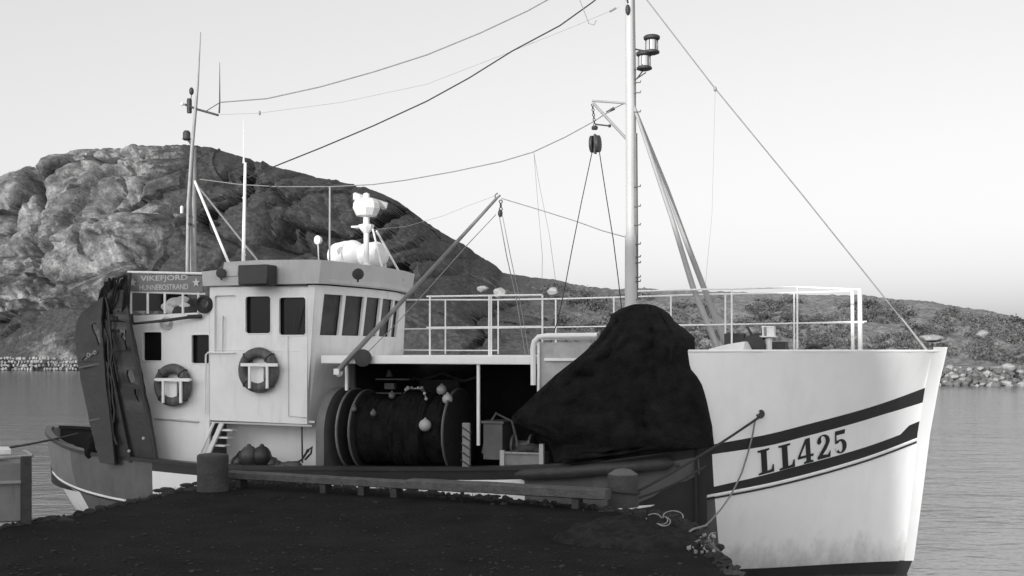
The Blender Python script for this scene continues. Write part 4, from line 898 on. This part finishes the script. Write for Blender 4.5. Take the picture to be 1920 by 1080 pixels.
wire('guy_line', 'thin line dropping from the lamp cable beside the hoisting rope', [(1001, 286, .1), (1010, 400, .1), (1017, 480, .1), (1016, 545, .1)], .004)
wire('guy_line', 'thin slanting line from the lamp cable down to the whaleback rail', [(1001, 286, .1), (1012, 350, .1), (1030, 440, .1), (1045, 550, .1)], .004)
wire('topping_lift', 'thin wire from the boom tip across to the foremast', [(940, 372, .3), (1010, 393, .2), (1080, 415, .1), (1130, 433, 0), (1178, 446, 0)], .009)
wire('vang', 'faint wire from the boom tip towards the radar mast', [(926, 368, .3), (880, 385, .3), (830, 405, .3), (760, 425, .3), (690, 431, .45)], .003)
wire('boom_fall', 'slack line running beside the derrick boom down to the winch', [(930, 402, .3), (880, 455, .7), (800, 545, 1.3), (740, 610, 1.8), (688, 662, 2.1)], .008)
wire('cargo_fall', 'left one of the two lines falling from the boom block to the whaleback rail', [(936, 404, .3), (950, 480, .3), (968, 560, .3), (985, 664, .3)], .009)
wire('cargo_fall', 'right one of the two lines falling from the boom block to the whaleback rail', [(942, 404, .3), (955, 470, .3), (974, 560, .3), (992, 664, .3)], .007)
wire('flag_halyard', 'very faint line falling from the forestay fitting to the foredeck rail', [(1341, 168, 0), (1335, 400, 0), (1322, 540, 0)], .0022)

# ---- net drum, nets, floats
ax = U; zc = 2.22; tc_ = 1.35
def disc(a, R, wd, mb): mb.lathe(W(a, tc_, zc), U, [(.05, 0), (R - .05, 0), (R, .01), (R, wd - .01), (R - .05, wd), (.05, wd)], 48)
for a, R in ((9.93, .72), (9.70, .70), (7.93, .74)):
    d_ = MB(); disc(a, R, .035, d_); o = obj('drum_flange', d_, m_iron, boat, 40)
    r_ = MB(); r_.torus(W(a + .0, tc_, zc), U, R, .022, 60, 6); obj('flange_rim', r_, M('worn_rim', .17, .5, .3, 6) if a > 9.8 else m_plate, boat)
mb = MB(); mb.prism([(tc_ - .7, 1.0)] + [(tc_ + .77 * math.cos(rad(k)), zc - .02 + .77 * math.sin(rad(k))) for k in range(170, -1, -10)][:18] + [(tc_ + .77, 1.0)], lambda t, z: W(10.30, t, z), U * .16); obj('drum_stand', mb, M('dull_grey_paint', .14, .6, .2, 3, dirt=.4, dirtv=.5), boat, 30)
mb = MB(); mb.prism([(-2.2, .96), (1.0, .96), (1.0, 3.39), (-2.2, 3.39)], lambda t, z: W(10.14, t, z), U * .03); obj('dark_deck_sheet', mb, m_inside, boat, 0)  # added near-black sheet, its colour stands for the shade under the deck
def netroll(a0, a1, R, seed, mat=m_net):
    mb = MB(); rings = []; o = Vector((seed, 0, 0)); n = int((a1 - a0) / .035)
    for i in range(n + 1):
        a = lerp(a0, a1, i / n); rg = []
        for k in range(56):
            an = 2 * math.pi * k / 56; q = Vector((a * 3.2, math.cos(an) * 1.6, math.sin(an) * 1.6)) + o
            rr = R * (1 + .10 * noise.noise(q) + .05 * noise.noise(q * Vector((4, 2, 2)) if False else Vector((q.x * 4, q.y * 2, q.z * 2))) + .03 * math.sin(a * 60 + 4 * noise.noise(q)))
            rg.append(W(a, tc_ + rr * math.cos(an), zc + rr * math.sin(an)))
        rings.append(rg)
    mb.loft(rings); return mb
dm = netroll(7.98, 9.68, .60, 3); dm2 = netroll(8.35, 8.95, .68, 8)
for q in (dm2,): dm.add(q.v, q.f)
tag(obj('trawl_net', dm, m_net, smooth=60), 'black trawl net wound on the big drum under the shelter deck', 'net')
def ondrum(px, py, R=.74):
    best = None                               # point on the drum surface seen at this photo position
    for k in range(0, 181, 3):
        t = tc_ + R * math.cos(rad(k)); z = zc + R * math.sin(rad(k)); a, zz = bl(px, py, t)
        if best is None or abs(zz - z) < best[0]: best = (abs(zz - z), a, t, z)
    return W(best[1], best[2], best[3])
for i, (px, py, r, lb) in enumerate(((692, 752, .095, 'pale round float alone on the left part of the drum net'), (797, 797, .105, 'largest pale round float, hanging lowest on the drum net'), (828, 731, .09, 'pale half hidden float topmost at the right end of the net drum'),
                                   (839, 748, .09, 'pale float just above the right drum flange, below the topmost float'), (834, 776, .09, 'pale float touching the right drum flange at mid height'), (664, 768, .05, 'small dim float at the left edge of the drum net'), (700, 776, .055, 'small dim float below the lone left float on the drum net'), (735, 742, .06, 'dim float left of the cork string on top of the drum net'), (812, 765, .06, 'small dim float between the cork string and the right flange floats'))):
    mb = MB(); c = ondrum(px, py, .72); mb.sphere(c, r, seg=18, rg=12); mb.torus(c + Z * r * .98, V, .018, .008, 10, 5); tag(obj('net_float', mb, m_float if r > .08 else m_plate), lb, 'float', 'round floats on the net drum')
mb = MB(); CK = ((756, 741), (758, 736), (761, 731), (765, 727.5), (772, 726), (784, 726), (791, 728), (793, 732), (796, 738), (798, 743), (799, 748), (800, 752)); mb.tube([ondrum(x, y, .74) for x, y in CK], .012, 6)
for i, (x, y) in enumerate(((756, 741), (758, 736), (761, 731), (765, 727.5), (772, 726), (784, 726), (791, 728), (793, 732), (796, 738), (798, 743), (799, 748), (800, 752))): mb.sphere(ondrum(x, y, .75), .028 if i % 3 else .036, 1, 1, 1.1, 9, 7)
tag(obj('cork_line', mb, m_float), 'string of small pale corks curving over the top of the drum net', 'cork line')
mb = MB(); p0, p1 = B(873, 878, 2.62), B(876, 793, 2.62); mb.box((p0 + p1) / 2, .065, .03, (p1 - p0).length / 2, X=U, Y=V); ft = thing('fender_board', 'pale plank wrapped with a spiral of dark rope standing on the rail', 'plank', p0)
bevel(obj('plank', mb, m_woodl, ft), .01)
mb = MB()
for k in range(5):
    c = p0.lerp(p1, .12 + k * .18); mb.tube([c - U * .075 + Z * .05 + V * .036, c + U * .075 - Z * .04 + V * .036, c + U * .075 - Z * .04 - V * .036, c - U * .075 + Z * .03 - V * .036], .011, 6)
obj('lashing', mb, m_rope, ft)
mb = MB(); mb.box(B(934, 826, 1.4), .17, .25, .30, X=U, Y=V); mb.box(B(934, 790, 1.4), .20, .28, .02, X=U, Y=V); mb.lathe(B(962, 835, 1.3), U, [(.03, 0), (.2, .01), (.2, .05), (.09, .07), (.09, .3), (.2, .32), (.2, .36), (.03, .38)], 20); mb.tube([B(905, 850, 1.6), B(915, 800, 1.6), B(930, 775, 1.5), B(960, 790, 1.4), B(975, 850, 1.5)], .022, 6); obj('deck_winch', mb, m_plate, boat, 30)
mb = MB(); mb.tube([B(760, 705, -1.4), B(790, 712, -1.4), B(830, 700, -1.4), B(870, 715, -1.4), B(900, 705, -1.4)], .03, 6); mb.box(B(820, 740, -1.8), .5, .05, .30, X=U, Y=V); obj('hydraulic_pipe', mb, m_plate, boat, 30)
# fish crate
cr = thing('fish_crate', 'grey fish crate with pale corner handles standing on the rail left of the black net', 'crate', B(978, 876, 2.3)); mb = MB(); T1 = 2.45
a1, z0 = bl(944, 877, T1); a0, _ = bl(1014, 877, T1); z1 = z0 + .24
mb.prism([(a0, z0), (a1, z0), (a1, z1), (a0, z1)], lambda a, z: W(a, T1, z), -V * .025); mb.prism([(a0, z0), (a1, z0), (a1, z1), (a0, z1)], lambda a, z: W(a, T1 - .42, z), -V * .025)
for a in (a0, a1 - .025): mb.prism([(T1, z0), (T1 - .42, z0), (T1 - .42, z1), (T1, z1)], lambda t, z: W(a, t, z), -U * .025)
mb.prism([(a0, T1), (a1, T1), (a1, T1 - .42), (a0, T1 - .42)], lambda a, t: W(a, t, z0 + .001), Z * .02); obj('box', mb, m_crate, cr, 0)
m2 = MB(); m2.box(W((a0 + a1) / 2, T1 + .012, z1 + .006), (a1 - a0) / 2, .022, .014, X=U, Y=V); obj('rim', m2, m_steel, cr, 0)
for a, h in ((a0 - .02, .20), (a1 + .01, .14)): m2 = MB(); m2.box(W(a, T1 + .01, z0 + h), .035, .035, h, X=U, Y=V); obj('corner', m2, m_float, cr, 0)
mb = MB()
for x, y, r in ((985, 838, .10), (998, 836, .11), (1008, 840, .08), (975, 843, .08)): mb.sphere(B(x, y + 4, 2.25), r, 1.3, 1, .7, 12, 8)
tag(obj('net_heap', mb, m_cloth2), 'small grey heap of netting in the fish crate', 'net')
# buoys heaped by the casing
for i, (px, py, r, sx, sz, lb) in enumerate(((467, 856, .17, 1, 1.15, 'dark round buoy at upper left of the heap below the wheelhouse'), (491, 857, .17, 1, 1.2, 'blackest tall buoy at the top right of the heap below the wheelhouse'), (478, 872, .16, 1.2, 1, 'dark buoy in the front middle of the heap'),
                                          (506, 870, .14, 1.1, 1, 'dark grey buoy at the right front of the heap, with a paler face'), (516, 873, .12, 1.2, .9, 'small dark buoy lowest at the right of the heap'), (447, 868, .14, 1, 1, 'dark buoy at the left end of the heap by the bollard'))):
    mb = MB(); c = B(px, py, 2.1 - .05 * i); mb.sphere(c, r, sx, 1, sz, 20, 14); mb.lathe(c + Z * r * sz * .96, Z, [(.04, 0), (.035, .03), (.01, .04)], 10); tag(obj('mooring_buoy', mb, m_dark if i == 1 else m_buoy), lb, 'buoy', 'dark buoys heaped below the wheelhouse')
mb = MB(); mb.tube([B(430, 880, 2.2), B(438, 862, 2.2), B(450, 846, 2.2), B(460, 850, 2.15)], .018); tag(obj('buoy_line', mb, m_rope), 'dark line curving up from the rail at the left end of the buoy heap', 'rope')
mb = MB()
for x, r in ((534, .07), (543, .09), (553, .09)): mb.sphere(B(x, 872, 2.1), r, 1.4, 1, .8)
tag(obj('canvas_roll', mb, m_buoy), 'low dark rolled bundle lying just right of the buoy heap', 'bundle')
mb = MB(); mb.tube([B(556, 868, 2.1), B(566, 862, 2.1), B(577, 845, 2.1), B(585, 838, 2.1), B(583, 850, 2.1), B(572, 862, 2.1)], .02); mb.sphere(B(577, 845, 2.1), .03); hs_ = mb
tag(obj('deck_hose', mb, m_rope), 'black hose looping on deck between the buoys and the net drum', 'hose')
mb = MB(); mb.box(B(740, 711, .6), .34, .1, .012, X=U, Y=V); mb.box(B(732, 724, .6), .10, .05, .055, X=U, Y=V); mb.box(B(740, 737, .6), .34, .1, .012, X=U, Y=V); mb.lathe(B(730, 706, .8), Z, [(.07, 0), (.02, .12)], 10); obj('deck_shelf', mb, m_plate, boat, 0)
# big black net hung over the rail
rowsN = [(570, 1186, 1214), (572, 1177, 1222), (578, 1158, 1232), (588, 1138, 1243), (602, 1134, 1252), (618, 1122, 1271), (632, 1112, 1286), (650, 1094, 1288), (668, 1074, 1288), (690, 1047, 1290), (705, 1028, 1301), (720, 1010, 1309), (735, 994, 1313), (755, 974, 1317),
         (775, 956, 1320), (788, 944, 1322), (798, 948, 1324), (815, 986, 1325), (828, 1003, 1327), (836, 1006, 1328), (843, 1011, 1285), (850, 1016, 1225), (858, 1022, 1160), (868, 1030, 1080)]
nm = MB(); rings = []
for i, (y, x0, x1) in enumerate(rowsN):
    tf = curve([(571, 1.9), (620, 2.45), (660, 2.72), (720, 2.78), (820, 2.80), (845, 2.72), (876, 2.68)], y)
    pa_, pb_ = B(x0, y, tf), B(x1, y, tf); c = (pa_ + pb_) / 2; hx = (pb_ - pa_).length / 2; dep = min(.55, .12 + hx * .6); rg = []
    for k in range(72):
        an = 2 * math.pi * k / 72; cs, sn = math.cos(an), math.sin(an); cs = math.copysign(abs(cs) ** .7, cs); sn = math.copysign(abs(sn) ** .55, sn)
        p = c - V * dep + U * hx * cs + V * dep * sn
        q = Vector((p.dot(U) * 2.6 + p.z * 1.2, p.dot(V) * 1.2, p.z * .8)); f = noise.noise(q) * .12 + noise.noise(q * 2.7) * .05 + noise.noise(q * 7) * .02
        an2 = math.atan2(p.z - 4.5, (p - B(1200, 572, 2.4)).dot(U)); pl = abs(math.sin(an2 * 9 + 2.2 * noise.noise(q * .8))) ** .6 * .16 + abs(math.sin(an2 * 23 + 3 * noise.noise(q))) * .05
        f += (pl - .13) * min(1, i / 5)
        p += V * f * min(1, abs(sn) * 1.5) - Z * abs(f) * .1; p += U * noise.noise(q * 3 + Vector((9, 9, 9))) * .025
        rg.append(p)
    rings.append(rg)
fine = []
for r0, r1 in zip(rings, rings[1:]):
    for s in range(3): fine.append([a.lerp(b, s / 3) + V * noise.noise(a.lerp(b, s / 3) * 6) * .02 for a, b in zip(r0, r1)])
fine.append(rings[-1]); nm.loft(fine); tag(obj('hanging_net', nm, m_net, smooth=60), 'huge black net draped in a peaked heap over the rail beside the bow', 'net')
for x, y, r, lb in ((1158, 687, .032, 'larger of the tiny white floats on the black net, lowest right'), (1142, 679, .022, 'tiny pale float in the middle of the black net'), (1136, 675, .022, 'tiny pale float topmost on the black net')):
    mb = MB(); mb.sphere(B(x, y, 2.62), r * 1.1); tag(obj('small_float', mb, m_float), lb, 'float', 'tiny floats on the black net')

# ---- trawl doors and nets at the stern
def curved_plate(out, t0, bulge, thick, holes=(), steps=0):
    mb = MB(); ys = [p[1] for p in out]
    f = lambda x, y: B(x, y, t0 + bulge * math.sin(math.pi * min(1, max(0, (x - 140) / 120))))
    def dens(q, n=4): return [(lerp(p[0], s[0], i / n) + (n > 1) * 1.6 * noise.noise(Vector((p[0] * .3 + i, p[1] * .2, t0))), lerp(p[1], s[1], i / n)) for p, s in zip(q, q[1:] + q[:1]) for i in range(n)]
    mb.prism(dens(out), f, -V * thick, [dens(h, 1) for h in holes]); return mb
td = thing('trawl_door', 'grey curved steel trawl door hanging outermost at the stern', 'trawl door', B(190, 870, 2.5))
outer = [(193, 556), (178, 566), (160, 580), (150, 590), (143, 607), (140, 628), (143, 660), (149, 700), (158, 745), (167, 790), (177, 830), (187, 868), (215, 872), (208, 800), (200, 740), (196, 690), (192, 640), (190, 600)]
hol = [[(171, 609), (180, 604), (186, 618), (188, 640), (184, 648), (179, 632), (172, 617)], [(153, 674), (161, 667), (163, 671), (157, 678)]]
obj('door_plate', curved_plate(outer, 2.35, .16, .05, hol), m_door, td, 30)
mb = MB(); mb.tube([B(x, y, 2.46) for x, y in ((190, 600), (192, 650), (197, 710), (204, 770), (212, 868))], .03, 6); mb.tube([B(x, y, 2.46) for x, y in ((168, 790), (205, 780))], .025, 6); mb.tube([B(x, y, 2.46) for x, y in ((149, 690), (198, 680))], .022, 6); obj('stiffening_rib', mb, m_plate, td)
mb = MB(); mb.torus(B(166, 666, 2.50), V, .035, .01, 12, 5); mb.torus(B(178, 661, 2.50), V, .03, .01, 12, 5); mb.tube([B(168, 667, 2.5), B(178, 660, 2.5)], .01); obj('shackle', mb, m_steel, td)
t2 = thing('trawl_door', 'black trawl door with worn slots, hanging nearest the aft house', 'trawl door', B(260, 870, 2.4))
in_ = [(198, 552), (212, 540), (236, 545), (241, 590), (246, 620), (254, 650), (262, 690), (272, 740), (282, 790), (290, 835), (296, 868), (214, 872), (206, 800), (198, 730), (192, 660), (188, 610), (188, 580)]
hs = [[(220, 617), (229, 617), (237, 619), (237, 626), (236, 635), (238, 648), (239, 656), (236, 656), (233, 640), (226, 632), (229, 624), (222, 622)],
      [(237, 694), (248, 694), (252, 706), (253, 713), (250, 717), (242, 717), (237, 704)], [(251, 729), (256, 731), (259, 745), (262, 755), (257, 750), (252, 738)],
      [(207, 584), (212, 584), (212, 589), (207, 589)], [(220, 582), (224, 582), (224, 585), (220, 585)], [(218, 593), (222, 593), (222, 600), (219, 600)]]
obj('door_plate', curved_plate(in_, 2.30, .10, .05, hs), m_dark, t2, 30)
mb = MB()
for k in range(12):
    x0 = random.uniform(198, 212); y0 = random.uniform(545, 760); mb.tube([B(x0 + random.uniform(-3, 3) + j * random.uniform(.5, 2.5), y0 + j * 22, 2.47) for j in range(5)], random.uniform(.008, .02), 5)
obj('rope_lashing', mb, m_iron, t2)
mb = MB(); mb.tube([B(x, y, 2.42) for x, y in ((200, 600), (206, 660), (216, 730), (230, 800), (244, 866))], .035, 6); mb.tube([B(x, y, 2.42) for x, y in ((240, 600), (250, 660), (268, 740), (285, 820), (292, 866))], .03, 6); obj('stiffening_rib', mb, m_iron, t2)
gl = MB(); gl.tube([B(243, 512, 2.05), B(240, 545, 2.1), B(238, 600, 2.15), B(240, 640, 2.2)], .045, 10); gl.tube([B(205, 870, 2.2), B(196, 700, 2.2), B(190, 610, 2.2), B(186, 570, 2.2), B(190, 545, 2.15), B(206, 527, 2.1), B(236, 514, 2.05)], .035, 10)
gl.tube([B(282, 868, 2.15), B(265, 720, 2.15), B(250, 640, 2.1), B(241, 590, 2.1)], .04, 10); obj('stern_gallows', gl, m_iron, boat)
nb_ = MB(); rs = random.Random(4)
for i in range(46):                            # folds of netting slung at the gallows head
    x = rs.uniform(196, 238); y0 = rs.uniform(514, 545) + (236 - x) * .25; x2 = x + rs.uniform(-22, 6); y2 = y0 + rs.uniform(30, 75); t = rs.uniform(2.1, 2.4)
    nb_.tube([B(x, y0, t), B((x + x2) / 2 + rs.uniform(-3, 3), (y0 + y2) / 2, t + .04), B(x2, y2, t)], [rs.uniform(.01, .03), rs.uniform(.015, .035), .01], 6)
tag(obj('slung_netting', nb_, m_netg), 'bundle of grey netting slung over the head of the stern gallows', 'net')
mb = MB()
for x, y, rx, rz in ((206, 845, .30, .28), (235, 850, .34, .25), (262, 855, .30, .2), (182, 838, .22, .25), (225, 820, .28, .3), (268, 835, .2, .22)):
    k0 = len(mb.v); mb.sphere(B(x, y, 1.9), 1, rx, .3, rz, 18, 12)
    for q in mb.v[k0:]: q += Vector((1, 1, 1)) * noise.noise(q * 5) * .06
tag(obj('net_pile', mb, m_net, smooth=60), 'black pile of net behind the stern bulwark under the trawl doors', 'net')
for x, y, r, lb in ((269, 822, .030, 'small pale float in the black pile at the stern, highest'), (242, 846, .03, 'small grey float low in the black pile at the stern')):
    mb = MB(); mb.sphere(B(x, y, 2.52), r); tag(obj('small_float', mb, m_float), lb, 'float')
mb = MB(); mb.tube([B(178, 800, 2.2), B(180, 825, 2.25)], .04); obj('stern_post', mb, m_plate, boat)

# ---- mooring ropes
mb = MB(); e = gq(-260, 1000) + Z * .35; s_ = B(146, 813, 1.2); mb.tube(sag(s_, B(0, 842, 1.8), .02, 6) + sag(B(0, 842, 1.8), e, .05, 8)[1:], .022, 8); tag(obj('mooring_rope', mb, m_rope), 'dark stern mooring rope leading off to the left over the water', 'rope')
f1 = hit(1424, 782, .03); b2_ = gq(1168, 946) + Z * .16
mb = MB(); mb.tube(sag(f1, b2_ + Vector((.18, .05, 0)), .04, 12) + [b2_ + Vector((.235 * math.cos(x), -.235 * math.sin(x), .02 * x)) * 1.0 for x in (.4, .9, 1.5, 2.1, 2.7, 3.2)], .019, 8); tag(obj('mooring_rope', mb, m_rope), 'taut dark bow mooring rope from the fairlead to the right bollard', 'rope')
mb = MB(); mb.tube(sag(hit(1330, 870, .3), b2_ + Vector((.16, .1, -.1)), .05, 10), .017, 8)
mb.sphere(f1.lerp(b2_, .62) - Z * .04, .035); tag(obj('mooring_rope', mb, m_rope), 'second dark rope lying close under the taut bow rope at the bollard', 'rope')
mb = MB(); pts = [(1417, 786), (1412, 815), (1403, 850), (1392, 885), (1383, 905), (1375, 925), (1364, 945), (1350, 963), (1335, 976)]
mb.tube([hit(x, y, .05) for x, y in pts[:5]] + [hit(x, y, .25 + .3 * k) for k, (x, y) in enumerate(pts[5:])] + [gq(1325, 985, 1.55), gq(1300, 992, 1.56), gq(1282, 1004, 1.54)], .013, 8); tag(obj('slack_line', mb, m_wire), 'slack grey line hanging in a curve from the bow fairlead to the quay corner', 'rope')

# ---- gear heaped on the quay corner
mb = MB(); nx, ny = 64, 30; H_ = {}
for j in range(ny + 1):
    for i in range(nx + 1):
        px = lerp(1035, 1312, i / nx); u = i / nx; yb = lerp(1014, 1026, u) if False else curve([(1035, 1012), (1100, 1022), (1220, 1030), (1312, 1024)], px)
        yt = curve([(1035, 998), (1080, 972), (1140, 956), (1200, 952), (1260, 962), (1312, 985)], px)
        g0, g1 = gq(px, yb + 4), gq(px, min(yb - 4, yt + 26)); p = g0.lerp(g1, j / ny)
        e = math.sin(math.pi * min(1, max(0, j / ny))) ** .6 * math.sin(math.pi * u) ** .5
        h = (.20 + .10 * noise.noise(p * 2.3) + .07 * noise.noise(p * 6) + .03 * noise.noise(p * 15)) * e
        mb.v.append(p + Z * (h - .01))
mb.f = [(j * (nx + 1) + i, j * (nx + 1) + i + 1, (j + 1) * (nx + 1) + i + 1, (j + 1) * (nx + 1) + i) for j in range(ny) for i in range(nx)]; mb.mi = [0] * len(mb.f)
tag(obj('net_heap', mb, m_netg, smooth=60), 'dark heap of old netting and tarpaulin on the quay beside the right bollard', 'net')
mb = MB(); rs = random.Random(12)
def loop(cx, cy, rx, ry, a0, a1, h): mb.tube([gq(cx + rx * math.cos(rad(lerp(a0, a1, k / 12))), cy + ry * math.sin(rad(lerp(a0, a1, k / 12)))) + Z * (h + .02 * noise.noise(Vector((k, cx, 0)))) for k in range(13)], .007, 6)
loop(1226, 1000, 14, 10, 180, 350, .17); loop(1262, 996, 19, 12, 170, 370, .17); loop(1240, 1003, 12, 9, -60, 130, .17); loop(1245, 1006, 12, 9, -60, 140, .17); loop(1330, 1030, 10, 7, 140, 400, .02); loop(1316, 1022, 10, 4, 180, 380, .02); loop(1338, 1012, 9, 10, 100, 300, .02)
tag(obj('twine', mb, m_ropel), 'loops of pale twine straggling over the netting heap on the quay corner', 'twine')
mb = MB()
for i in range(45):
    x, y = rs.uniform(1290, 1345), rs.uniform(1006, 1040); p = gq(min(x, 1338), y) + Z * .02; s = rs.uniform(.006, .017); mb.box(p, s * 1.6, s, s * .4, X=Vector((rs.uniform(-1, 1), rs.uniform(-1, 1), .3)).normalized(), Y=Vector((0, .2, 1)))
tag(obj('litter', mb, m_boulder, smooth=0), 'pale scraps and shell litter at the lit quay corner', 'litter', kind='stuff')
mb = MB(); mb.sphere(Vector((2.19, 12.6, 1.40)), .07, .5, 1.1, 1.7); tag(obj('shell_clump', mb, m_cloth), 'pale clump hanging over the quay corner against the hull', 'clump')
mb = MB(); mb.tube([Vector((2.12, 12.4, 1.50)), Vector((2.17, 11.7, 1.46)), Vector((2.17, 10.5, 1.4)), Vector((2.17, 9.6, 1.3))], .055, 10); tag(obj('rubber_fender', mb, m_dark), 'black rubber fender strip along the right edge of the quay corner', 'fender')
